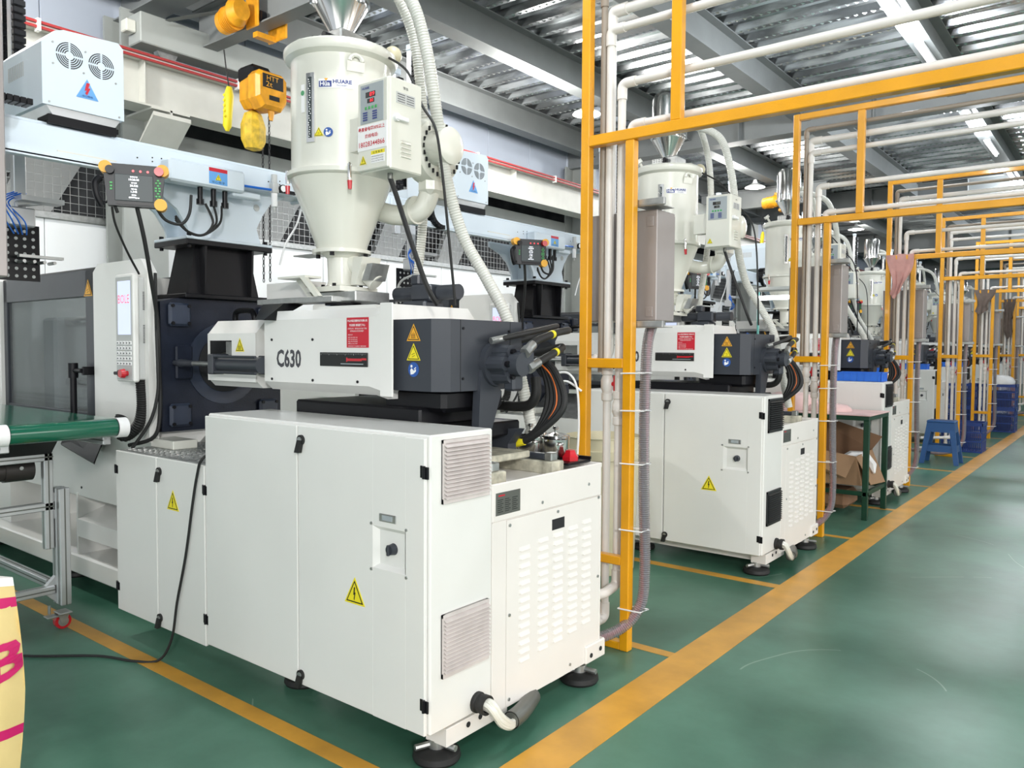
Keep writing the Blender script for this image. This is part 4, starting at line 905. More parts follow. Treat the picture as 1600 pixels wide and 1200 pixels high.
    mb = patch(MB(), a1-0.125, a1+0.125, 2.767, 2.795, 0.2435, 0.001, 6); obj('logo_block', mb, M_logo, lp)
    curved_text('Hüa', a1-0.10, 2.771, 0.048, 0.022, M_paper, lp, 0.02, 0.2450)
    mb = MB(); p = skin(a1+0.02, 2.802, 0.2452); mb.add([p+Vector((0, 0, -0.008)), skin(a1+0.06, 2.806, 0.2452), skin(a1-0.02, 2.806, 0.2452)], [(0, 1, 2)]); obj('logo_mark', mb, M_ora, lp)
    curved_text('HUARE', a1+0.15, 2.783, 0.088, 0.018, M_logo, lp, 0.03); curved_text('MACHINERY', a1+0.22, 2.770, 0.050, 0.007, M_logo, lp)
    mb = patch(MB(), A-0.86, A-0.76, 2.66, 2.79, 0.2425, 0.001); eco = obj('eco_sticker', mb, M_paper, t)
    mb = MB(); q = skin(A-0.81, 2.75, 0.2445); d = (q-Vector((X, Y, 2.75))).normalized(); mb.cyl(q, q+d*0.0008, 0.012, n=18); obj('eco_ring', mb, mat('eco_green', (0.05, 0.30, 0.12), 0.5), eco)
    q = skin(a0+0.17, 2.555, 0.2445); rgt = Vector((-math.sin(a0+0.17), math.cos(a0+0.17), 0)); tri_sign('warning_sign', q, rgt, FZ, 0.042, t, M_yel, 'hand')
    q = skin(a0+0.36, 2.558, 0.2445); rgt = Vector((-math.sin(a0+0.36), math.cos(a0+0.36), 0)); disc_sign('manual_sign', q, rgt, FZ, 0.022, t)
    # lifting lugs, clamp, lid knob
    q = skin(A+0.28, 2.89); rg_ = Vector((-math.sin(A+0.28), math.cos(A+0.28), 0)); nn = Vector((math.cos(A+0.28), math.sin(A+0.28), 0))
    mb = MB(); mb.rings([q+rg_*0.03*math.cos(k*math.pi/8)+FZv*(0.03*math.sin(k*math.pi/8)) + nn*0.006 for k in range(9)] if False else [q+rg_*(0.03*math.cos(k*math.pi/8))+Vector((0, 0, 0.03*math.sin(k*math.pi/8)))+nn*0.008 for k in range(9)], 0.011, 8)
    mb.add([q+rg_*-0.042+nn*0.002+Vector((0, 0, -0.045)), q+rg_*0.042+nn*0.002+Vector((0, 0, -0.045)), q+rg_*0.042+nn*0.012, q+rg_*-0.042+nn*0.012], [(0, 1, 2, 3)])
    obj('lifting_lug', mb, M_ivory, t)
    q = skin(A+0.14, 2.375, 0.262); n2 = Vector((math.cos(A+0.14), math.sin(A+0.14), 0)); mb = MB().m(0)
    mb.cyl(q+n2*0.008+Vector((0, 0, 0.035)), q+n2*0.01+Vector((0, 0, -0.03)), 0.010, n=8); mb.rings([q+n2*0.01+Vector((0, 0, 0.04)), q+n2*0.022+Vector((0, 0, 0.0)), q+n2*0.016+Vector((0, 0, -0.05))], 0.005, 6)
    mb.m(1).rings([q+n2*0.018+Vector((0, 0, -0.045)), q+n2*0.022+Vector((0, 0, -0.085))], [0.012, 0.009], 10); obj('toggle_clamp', mb, [M_steel, M_redp], t)
    q = skin(A-1.35, 2.375, 0.262); mb = MB().m(0).cyl(q+Vector((0, 0, 0.03)), q+Vector((0, 0, -0.03)), 0.010, n=8); mb.m(1).rings([q+Vector((0, 0, -0.04)), q+Vector((0, 0, -0.08))], [0.012, 0.009], 10); obj('toggle_clamp', mb, [M_steel, M_redp], t)
    mb = MB().m(0).sphere((X+0.14, Y+0.10, 2.995), 0.055, 14, 8); mb.m(1).sphere((X+0.20, Y+0.16, 3.0), 0.045, 14, 8); mb.m(0).cyl((X-0.18, Y-0.05, 3.0), (X-0.21, Y-0.08, 3.06), 0.012); mb.cyl((X-0.21, Y-0.08, 3.06), (X-0.225, Y-0.09, 3.085), 0.03)
    obj('lid_fitting', mb, [M_ivory, M_tub], t)
    # control box
    x0, x1, y0, y1, z0, z1 = -2.672, -2.478, 2.30, 2.50, 2.305, 2.690
    mb = MB().box(x0, y0+0.012, z0, x1, y1, z1, 0.006); cb = obj('control_box', mb, M_ivory, t)
    obj('box_door', MB().box(x0+0.003, y0, z0+0.006, x1-0.004, y0+0.014, z1-0.006, 0.004), M_ivory, cb)
    obj('box_bracket', MB().box(x0-0.12, y0+0.06, z0+0.12, x0+0.02, y0+0.14, z1-0.12), M_ivory, cb)
    fx0, fx1 = x0+0.022, x1-0.028
    obj('fascia', MB().box(fx0, y0-0.002, 2.508, fx1, y0+0.001, 2.672, 0.001), M_pgrey, cb)
    mb = MB().m(0).box(fx0+0.035, y0-0.003, 2.615, fx0+0.095, y0-0.0015, 2.638); mb.box(fx0+0.045, y0-0.003, 2.592, fx0+0.088, y0-0.0015, 2.610)
    obj('digit_display', mb, M_blk, cb); text('lettering', '89', (fx0+0.060, y0-0.0035, 2.618), FX, FZ, 0.032, 0.018, M_led, cb, bold=0.02); text('lettering', '80', (fx0+0.062, y0-0.0035, 2.594), FX, FZ, 0.022, 0.014, M_led, cb, bold=0.02)
    text('lettering', 'HUARE', (fx0+0.012, y0-0.003, 2.652), FX, FZ, 0.045, 0.010, M_logo, cb, bold=0.04)
    mb = MB()
    for k in range(4): mb.box(fx0+0.030+k*0.021, y0-0.004, 2.566, fx0+0.042+k*0.021, y0-0.001, 2.578, 0.001)
    obj('green_key', mb, mat('key_green', (0.04, 0.35, 0.08), 0.4), cb, stuff=True)
    mb = MB()
    for k in range(4):
        for j in range(2): mb.box(fx0+0.018+j*0.06, y0-0.004, 2.520+k*0.010, fx0+0.045+j*0.06, y0-0.001, 2.526+k*0.010)
    obj('key_legend', mb, M_logo, cb, stuff=True)
    st = obj('promo_sticker', MB().box(x0+0.004, y0-0.0018, 2.395, x1-0.008, y0+0.001, 2.503, 0.0005), M_paper, cb)
    text('lettering', '最高省电率30%以上', (x0+0.010, y0-0.0026, 2.476), FX, FZ, 0.165, 0.018, M_red, st, bold=0.02)
    text('lettering', '热线电话:', (x0+0.052, y0-0.0026, 2.446), FX, FZ, 0.082, 0.017, M_red, st, bold=0.02)
    text('lettering', '18028344866', (x0+0.014, y0-0.0026, 2.410), FX, FZ, 0.160, 0.022, M_red, st, bold=0.01)
    mb = MB().m(0).box(x0+0.088, y0-0.001, 2.372, x0+0.172, y0+0.001, 2.388); mb.m(1).box(x0+0.088, y0-0.001, 2.336, x0+0.172, y0+0.001, 2.372)
    ns = obj('notice_label', mb, [M_yel, M_paper], cb); text('lettering', '注 意 事 项', (x0+0.10, y0-0.0016, 2.375), FX, FZ, 0.06, 0.010, M_blk, ns)
    for k in range(3): text('lettering', ['使用前请先阅读操作说明书', '请勿用水直接冲洗本机器', '非专业人员严禁打开电箱'][k], (x0+0.091, y0-0.0016, 2.361-k*0.010), FX, FZ, 0.074, 0.005, M_print, ns)
    tri_sign('warning_sign', (x0+0.038, y0-0.0005, 2.350), FX, FZ, 0.038, cb)
    mb = MB().m(0).box(x1-0.001, y0+0.045, 2.585, x1+0.002, y0+0.155, 2.632, 0.0005); mb.m(1)
    for k in range(4): mb.box(x1+0.002, y0+0.052, 2.592+k*0.010, x1+0.0025, y0+0.095, 2.595+k*0.010).box(x1+0.002, y0+0.105, 2.592+k*0.010, x1+0.0025, y0+0.148, 2.595+k*0.010)
    obj('rating_plate', mb, [M_lgrey, M_print], cb); text('lettering', '警告', (x1+0.002, y0+0.085, 2.648), FY, FZ, 0.03, 0.012, M_print, cb)
    obj('switch_lever', MB().cyl((x1, y0+0.04, 2.52), (x1+0.018, y0+0.04, 2.52), 0.016).box(x1+0.014, y0+0.03, 2.508, x1+0.024, y0+0.10, 2.526, 0.003), M_paper, cb)
    mb = MB()
    for k in range(4): mb.hexa([(x1, y0+0.07, 2.42-k*0.019+0.012), (x1, y0+0.13, 2.42-k*0.019+0.012), (x1, y0+0.13, 2.42-k*0.019+0.013), (x1, y0+0.07, 2.42-k*0.019+0.013)], [(x1+0.008, y0+0.073, 2.42-k*0.019), (x1+0.008, y0+0.127, 2.42-k*0.019), (x1, y0+0.13, 2.42-k*0.019), (x1, y0+0.07, 2.42-k*0.019)])
    obj('louvre', mb, M_ivory, cb, stuff=True)
    obj('cable_gland', MB().cyl((x0+0.12, y0+0.08, z0), (x0+0.12, y0+0.08, z0-0.025), 0.012), M_nplate, cb)
    obj('power_cable', MB().tube([(x0+0.12, y0+0.08, z0-0.02), (-2.53, 2.40, 2.20), (-2.46, 2.42, 2.0), (-2.40, 2.45, 1.82), (-2.385, 2.5, 1.74)], 0.011), M_rubber, t)
    obj('sensor_cable', MB().tube([(-2.95, 2.7, 2.99), (-2.70, 2.62, 2.84), (-2.50, 2.52, 2.62), (-2.40, 2.50, 2.50), (-2.36, 2.50, 2.32), (-2.36, 2.55, 2.0), (-2.37, 2.6, 1.74)], 0.006), M_rubber, t)
    # blower
    c = Vector((-2.86, 2.86, 2.52))
    mb = MB().lathe([(0.02, 0.17), (0.09, 0.17), (0.15, 0.14), (0.165, 0.08), (0.15, 0.03), (0.11, 0.0)], c, 'x', n=32); mb.box(c.x+0.03, c.y-0.06, 2.30, c.x+0.14, c.y+0.12, 2.44, 0.03)
    bl = obj('blower', mb, M_ivory, t)
    mb = MB().lathe([(0.02, -0.12), (0.085, -0.115), (0.09, 0.0), (0.10, 0.01), (0.105, 0.05), (0.02, 0.06)], (c.x+0.14, c.y-0.02, c.z+0.01), 'x', n=32); 
    obj('blower_motor', MB().lathe([(0.02, -0.02), (0.085, -0.02), (0.088, 0.10), (0.06, 0.115), (0.02, 0.118)], (c.x+0.16, c.y-0.04, c.z), 'x', n=32), M_ivory, bl)
    mb = MB()
    for k in range(24):
        a = k*math.pi/12; yy = c.y+0.125*math.cos(a); zz = c.z+0.125*math.sin(a); mb.box(c.x+0.158, yy-0.004, zz-0.010, c.x+0.166, yy+0.004, zz+0.010)
    obj('vent_slot', mb, M_dark, bl, stuff=True)
    obj('air_duct', MB().rings(smooth([(c.x+0.08, c.y, 2.33), (c.x+0.04, c.y-0.02, 2.24), (c.x-0.08, c.y-0.06, 2.22), (c.x-0.2, c.y-0.1, 2.25)], 6), 0.05, 16).cyl((c.x+0.0, c.y-0.03, 2.24), (c.x+0.02, c.y-0.03, 2.24), 0.07), M_ivory, t)
    # vacuum loader standing on the lid
    v = thing('vacuum_loader', (X, Y, 3.0), '', 'loader', 'steel vacuum loaders on the dryers')
    obj('loader_base', MB().box(X-0.09, Y-0.11, 3.001, X+0.13, Y+0.06, 3.075, 0.008), M_galv, v)
    mb = MB()
    for i in range(5):
        for j in range(4): mb.cyl((X-0.065+i*0.022, Y-0.111, 3.018+j*0.014), (X-0.065+i*0.022, Y-0.108, 3.018+j*0.014), 0.004, n=6)
    obj('vent_hole', mb, M_dark, v, stuff=True)
    obj('proximity_sensor', MB().cyl((X+0.04, Y-0.14, 3.05), (X+0.04, Y-0.10, 3.05), 0.016).box(X+0.02, Y-0.135, 3.01, X+0.055, Y-0.11, 3.04), M_black, v)
    obj('loader_cone', MB().lathe([(0.045, 3.07), (0.045, 3.085), (0.128, 3.225), (0.132, 3.24)], (X-0.0, Y, 0), n=40, cap=False), M_steel, v)
    obj('loader_drum', MB().lathe([(0.132, 3.24), (0.142, 3.242), (0.142, 3.258), (0.128, 3.26), (0.128, 3.55), (0.11, 3.59), (0.01, 3.60)], (X, Y, 0), n=40, cap=False), M_steel, v)
    obj('granule_window', MB().lathe([(0.154, 3.28), (0.158, 3.30), (0.158, 3.44), (0.154, 3.46)], (X, Y, 0), n=12), M_ivory, v) if False else None
    mb = MB()
    for k in range(3):
        a = A-1.3+k*2.1; p = Vector((X+0.142*math.cos(a), Y+0.142*math.sin(a), 3.26)); mb.box(p.x-0.010, p.y-0.010, 3.22, p.x+0.010, p.y+0.010, 3.32, 0.003)
    obj('drum_clip', mb, M_chrome, v, stuff=True)
    h = MB().hose([(X+0.12, Y+0.02, 3.31), (-2.90, 2.62, 3.30), (-2.73, 2.66, 3.20), (-2.66, 2.70, 2.98), (-2.63, 2.74, 2.70), (-2.64, 2.82, 2.40), (-2.60, 2.90, 2.11), (-2.50, 2.96, 1.90), (-2.40, 3.0, 1.70), (-2.36, 3.05, 1.45), (-2.3, 3.1, 1.1)], 0.030, 0.013, 0.10, 14)
    obj('suction_hose', h, M_hosew, v)
    h = MB().hose([(X+0.12, Y+0.05, 3.38), (-2.95, 2.75, 3.34), (-2.93, 2.88, 3.15), (-2.92, 2.93, 2.90), (-2.95, 3.0, 2.6), (-3.02, 3.05, 2.2), (-3.06, 3.05, 1.9), (-3.06, 3.05, 1.6), (-3.05, 3.05, 1.25)], 0.026, 0.013, 0.10, 14)
    obj('suction_hose', h, M_hosew, v)
    return t, v
FZv = Vector((0, 0, 1))
dryer, loader = make_dryer()
dryer['label'] = 'ivory hopper dryer nearest the camera, with red Chinese lettering on its control box'
loader['label'] = 'polished steel vacuum loader cone on the nearest hopper dryer'

# ================================================================== TAKE-OUT ROBOT
def fan_ring(cy, cz, x, par, R0=0.062):
    mb = MB()
    for k in range(5):
        r0 = R0*(1-0.15*k); r1 = r0-R0*0.075
        for s in range(4):
            a0 = s*math.pi/2+0.08/(1-0.15*k); a1 = (s+1)*math.pi/2-0.08/(1-0.15*k); n_ = 6
            vs = []
            for i in range(n_+1):
                a = a0+(a1-a0)*i/n_; vs += [(x, cy+r0*math.cos(a), cz+r0*math.sin(a)), (x, cy+r1*math.cos(a), cz+r1*math.sin(a))]
            mb.add(vs, [(2*i, 2*i+1, 2*i+3, 2*i+2) for i in range(n_)])
    return obj('fan_grille', mb, M_blk, par)
def make_robot(cy, first):
    """cy = y of the carriage box's near end"""
    t = thing('takeout_robot', (-4.28, 2.6, 2.16), '', 'robot', 'take-out robots over the clamps')
    X1 = -4.10
    b = obj('traverse_beam', MB().box(-4.26, 0.62, 2.475, X1, 3.12, 2.605, 0.006).box(-4.262, 0.62, 2.605, -4.13, 3.12, 2.622, 0.003), M_robot, t)
    obj('guide_rail', MB().box(-4.22, 0.64, 2.622, -4.19, 3.10, 2.635, 0.002), M_galv, b)
    obj('cable_trough', MB().box(X1, 0.7, 2.440, X1+0.05, 2.2, 2.447).box(X1+0.045, 0.7, 2.440, X1+0.05, 2.2, 2.475).box(X1, 0.7, 2.432, X1+0.05, 2.2, 2.44), M_robot, b)
    obj('trough_chain', MB().box(X1+0.002, 0.7, 2.449, X1+0.04, 2.15, 2.470), M_black, b)
    obj('strip_plate', MB().box(X1, 1.66, 2.476, X1+0.006, 1.94, 2.492), M_ivory, b)
    mb = MB()
    for y, z in ((2.05, 2.53), (2.13, 2.525), (2.13, 2.545), (2.18, 2.53), (2.18, 2.55), (2.84, 2.54), (2.92, 2.535), (2.92, 2.555)): mb.cyl((X1, y, z), (X1+0.002, y, z), 0.004, n=6)
    obj('screw_row', mb, M_blk, b, stuff=True)
    mb = MB().box(-4.27, 3.11, 2.46, X1+0.01, 3.14, 2.63, 0.01).box(-4.27, 0.56, 2.46, X1+0.01, 0.62, 2.63, 0.02); obj('beam_end_cap', mb, M_robot, b)
    # carriage box with rounded sloping roof
    mb = MB(); P = [(-4.62, 2.70), (-4.62, 3.00), (-4.58, 3.06), (X1-0.02, 3.075), (X1, 3.055), (X1, 2.70)]
    P2 = [(cy, 2.70), (cy, 2.99), (cy+0.06, 3.055), (cy+0.10, 3.07), (cy+0.36, 3.085), (cy+0.385, 3.06), (cy+0.385, 2.70)]
    mb.prism(P2, 'x', -4.62, X1); cb = obj('drive_housing', mb, M_robot, t, ang=0.3)
    mb = MB(); mb.prism([(cy+0.02, 2.70), (cy+0.05, 2.655), (cy+0.34, 2.655), (cy+0.37, 2.70)], 'x', -4.55, X1-0.01); obj('housing_apron', mb, M_alu, cb)
    fan_ring(cy+0.125, 2.955, X1+0.0015, cb); fan_ring(cy+0.275, 2.945, X1+0.0015, cb)
    s = tri_sign('warning_sign', (X1+0.001, cy+0.205, 2.80), FY, FZ, 0.095, cb, M_lblue, 'none')
    s.data.materials[1] = M_lblue
    mb = MB(); c0 = Vector((X1+0.005, cy+0.205, 2.80)); mb.add([c0+Vector((0, a, b_)) for a, b_ in [(-0.004, 0.045), (0.012, 0.045), (0.004, 0.02), (0.014, 0.022), (-0.002, -0.015), (-0.012, -0.008), (-0.004, 0.008), (-0.014, 0.005)]], [tuple(range(8))]); obj('bolt_mark', mb, M_red, cb)
    text('lettering', '当心触电', (X1+0.005, cy+0.180, 2.775), FY, FZ, 0.05, 0.010, M_logo, cb)
    mb = MB()
    for k in range(9): mb.box(-4.50+k*0.022, cy-0.001, 2.87, -4.488+k*0.022, cy+0.001, 2.94)
    obj('vent_slot', mb, M_lgrey, cb, stuff=True)
    mb = MB(); 
    for a, z in ((0.03, 2.715), (0.36, 2.715), (0.05, 3.0), (0.05, 2.90), (0.20, 2.995), (0.19, 2.89), (0.345, 2.88)): mb.cyl((X1, cy+a, z), (X1+0.003, cy+a, z), 0.005, n=8)
    obj('screw_row', mb, M_galv, cb, stuff=True)
    obj('carriage_slide', MB().box(-4.24, cy+0.03, 2.635, -4.13, cy+0.37, 2.66).box(X1-0.01, cy+0.02, 2.61, X1+0.01, cy+0.34, 2.655), M_black, t)
    # vertical arms
    ya = cy+0.10
    for k, (xa, zlo, zhi) in enumerate(((-4.68, 2.26, 3.95), (-4.86, 2.50, 3.80))):
        ar = obj('vertical_arm', MB().box(xa-0.025, ya-0.03, zlo, xa+0.025, ya+0.03, zhi, 0.004), M_alu, t)
        mb = MB(); z = 2.75
        while z < zhi-0.05: mb.box(xa+0.03, ya-0.03, z, xa+0.065, ya+0.03, z+0.030, 0.003); z += 0.038
        obj('chain_link', mb, M_black, ar, stuff=True)
        obj('arm_cap', MB().box(xa-0.03, ya-0.035, zhi, xa+0.03, ya+0.035, zhi+0.05, 0.006), M_robot, ar)
    obj('arm_bracket', MB().box(-4.90, ya-0.05, 2.72, -4.60, ya+0.06, 2.84, 0.006), M_robot, t)
    # gripper
    g = obj('gripper_plate', MB().box(-4.720, ya-0.13, 1.90, -4.712, ya+0.11, 2.20), M_black, t)
    mb = MB()
    for i in range(5):
        for j in range(7): mb.cyl((-4.713, ya-0.09+i*0.042, 1.925+j*0.04), (-4.710, ya-0.09+i*0.042, 1.925+j*0.04), 0.009, n=8)
    obj('plate_hole', mb, M_lgrey, g, stuff=True)
    mb = MB().box(-4.720, ya-0.06, 2.18, -4.620, ya+0.06, 2.28, 0.008); mb.cyl((-4.660, ya-0.02, 2.30), (-4.660, ya+0.10, 2.33), 0.022); mb.box(-4.660, ya-0.03, 2.31, -4.560, ya+0.18, 2.335)
    obj('wrist_actuator', mb, M_alu, t)
    mb = MB()
    for k in range(4): mb.tube([(-4.660, ya-0.03+k*0.02, 2.36), (-4.590-k*0.02, ya-0.12+k*0.02, 2.30), (-4.580, ya-0.10+k*0.03, 2.20), (-4.640, ya-0.04+k*0.02, 2.14)], 0.004, 6)
    obj('air_hose', mb, M_bluet, t)
    mb = MB()
    for k in range(4): mb.cyl((-4.700, ya+0.0+k*0.05, 2.0), (-4.620, ya+0.0+k*0.05, 2.0), 0.009, n=8)
    mb.box(-4.660, ya-0.02, 2.02, -4.630, ya+0.2, 2.035)
    obj('suction_cup_bar', mb, M_galv, g)
    # drag chain behind the carriage: C-shaped
    mb = MB(); cyc = cy-0.22; 
    for k in range(15):
        a = math.pi/2+k*math.pi/14; yy = cyc+0.12*math.cos(a); zz = 2.555+0.115*math.sin(a); d = Vector((0, math.cos(a), math.sin(a))); tt = Vector((0, -math.sin(a), math.cos(a)))
        c = Vector((X1+0.05, yy, zz)); q = [c+d*i*0.014+tt*j*0.012 for i, j in ((-1, -1), (1, -1), (1, 1), (-1, 1))]; mb.hexa([p+Vector((-0.04, 0, 0)) for p in q], [p+Vector((0.04, 0, 0)) for p in q])
    for k in range(5): mb.box(X1+0.01, cyc+0.01+k*0.028, 2.655, X1+0.09, cyc+0.034+k*0.028, 2.683, 0.002)
    obj('drag_chain', mb, M_black, t)
    # base: cover box, curved bracket, black pedestal
    mb = MB().box(X1, 2.17, 2.425, X1+0.10, 2.62, 2.545, 0.012); mb.box(X1, 2.56, 2.405, X1+0.07, 2.74, 2.44, 0.006)
    cv = obj('terminal_cover', mb, M_robot, t)
    xs = X1+0.1005
    mb = MB().m(0).box(xs-0.001, 2.395, 2.445, xs+0.001, 2.505, 2.515); mb.m(1).box(xs+0.0005, 2.395, 2.515, xs+0.001, 2.505, 2.535, 0)
    wl_ = obj('warning_label', MB().box(xs-0.001, 2.395, 2.445, xs+0.001, 2.505, 2.512), M_lblue, cv); obj('label_header', MB().box(xs-0.001, 2.395, 2.512, xs+0.001, 2.505, 2.532), M_red, cv)
    tri_sign('warning_sign', (xs+0.001, 2.45, 2.478), FY, FZ, 0.034, cv); text('lettering', '当心夹手', (xs+0.0015, 2.41, 2.450), FY, FZ, 0.08, 0.013, M_blk, wl_)
    mb = MB()
    L_ = [(2.50, 2.165), (2.46, 2.25), (2.40, 2.33), (2.30, 2.40), (2.16, 2.47), (3.0, 2.47), (2.90, 2.40), (2.83, 2.32), (2.82, 2.24), (2.86, 2.165)]
    mb.prism([(2.37, 2.165), (2.36, 2.22), (2.30, 2.31), (2.20, 2.38), (2.05, 2.43), (2.05, 2.475), (3.0, 2.475), (2.90, 2.42), (2.84, 2.34), (2.80, 2.26), (2.83, 2.165)], 'x', -4.19, -4.165)
    mb.prism([(2.37, 2.165), (2.36, 2.22), (2.30, 2.31), (2.20, 2.38), (2.05, 2.43), (2.05, 2.475), (3.0, 2.475), (2.90, 2.42), (2.84, 2.34), (2.80, 2.26), (2.83, 2.165)], 'x', -4.42, -4.40); mb.box(-4.41, 2.44, 2.165, -4.18, 2.46, 2.42); mb.box(-4.41, 2.78, 2.165, -4.18, 2.80, 2.40)
    br = obj('beam_bracket', mb, M_robot, t, ang=0.3)
    obj('round_plug', MB().cyl((-4.165, 2.80, 2.385), (-4.162, 2.80, 2.385), 0.020, n=20), M_lgrey, br)
    mb = MB().box(-4.48, 2.33, 2.150, -4.12, 2.88, 2.166, 0.003); obj('bracket_foot', mb, M_robot, br)
    ped = MB(); ped.box(-4.48, 2.33, 2.120, -4.12, 2.88, 2.150, 0.004); ped.box(-4.46, 2.33, 1.825, -4.14, 2.88, 1.850, 0.004)
    q0 = [(-4.18, 2.37, 1.85), (-4.18, 2.82, 1.85), (-4.42, 2.82, 1.85), (-4.42, 2.37, 1.85)]; q1 = [(-4.20, 2.42, 2.12), (-4.20, 2.77, 2.12), (-4.40, 2.77, 2.12), (-4.40, 2.42, 2.12)]; ped.hexa(q0, q1)
    pd = obj('pedestal', ped, M_black, t)
    for yy in (2.45, 2.75):
        obj('gusset', MB().prism([(-4.19, 1.85), (-4.14, 1.85), (-4.13, 2.12), (-4.20, 2.12)], 'y', yy-0.006, yy+0.006), M_black, pd)
    mb = MB()
    for a, b_ in ((-4.15, 2.36), (-4.15, 2.85), (-4.45, 2.36), (-4.45, 2.85)): mb.cyl((a, b_, 2.166), (a, b_, 2.186), 0.014, n=6); mb.cyl((a, b_, 2.105), (a, b_, 2.12), 0.012, n=6)
    obj('bolt', mb, M_black, pd, stuff=True)
    # connectors and cables below the cover
    mb = MB()
    for y in (2.37, 2.45, 2.52): mb.cyl((X1+0.05, y, 2.425), (X1+0.05, y, 2.36), 0.014); mb.cyl((X1+0.05, y, 2.36), (X1+0.05, y, 2.33), 0.020)
    obj('plug_connector', mb, M_black, cv)
    mb = MB()
    for k in range(3): mb.tube([(X1+0.05, 2.40+k*0.05, 2.34), (X1+0.06, 2.44+k*0.02, 2.24), (X1+0.06, 2.38, 2.165), (X1+0.08, 2.28, 2.17), (X1+0.10, 2.20, 2.22+k*0.01)], 0.007, 6)
    obj('signal_cable', mb, M_rubber, t)
    # filter regulator at the beam end
    yy, zz, xx = 2.86, 2.50, X1+0.03
    mb = MB().m(0).box(xx-0.02, yy-0.022, zz-0.03, xx+0.02, yy+0.022, zz+0.03, 0.004); mb.cyl((xx, yy, zz+0.03), (xx, yy, zz+0.08), 0.018, n=16); mb.m(1).cyl((xx, yy, zz-0.03), (xx, yy, zz-0.11), 0.019, 0.017, n=16); mb.m(0).cyl((xx, yy, zz-0.11), (xx, yy, zz-0.135), 0.006)
    fr = obj('filter_regulator', mb, [M_lgrey, M_paper], t)
    mb = MB().m(0).cyl((xx+0.02, yy+0.04, zz), (xx+0.035, yy+0.04, zz), 0.024, n=20); mb.m(1).cyl((xx+0.035, yy+0.04, zz), (xx+0.036, yy+0.04, zz), 0.019, n=20); mb.m(0).box(xx-0.01, yy+0.04, zz-0.02, xx+0.01, yy+0.15, zz+0.0)
    obj('pressure_gauge', mb, [M_black, M_paper], fr)
    obj('blue_air_tube', MB().tube([(xx, yy-0.02, zz-0.012), (xx+0.01, yy-0.12, zz-0.018), (xx, yy-0.26, zz-0.02)], 0.007), M_bluet, t)
    obj('clear_air_tube', MB().tube([(xx, yy+0.14, zz-0.01), (xx+0.02, yy+0.18, zz-0.07), (xx+0.01, yy+0.15, zz-0.2), (xx, yy+0.08, zz-0.32), (xx-0.02, yy+0.05, zz-0.45)], 0.006), M_paper, t)
    if first:
        mb = MB().box(-4.16, 1.27, 1.86, -4.0, 1.405, 3.9, 0.006); mb.box(-4.0, 1.30, 1.88, -3.996, 1.305, 3.88)
        obj('arm_cover_post', mb, M_taupe, t, label='tall grey taupe cover post at the left edge')
    return t
robot = make_robot(1.6, True)
robot['label'] = 'pale blue take-out robot nearest the camera, its twin-fan housing at the upper left'

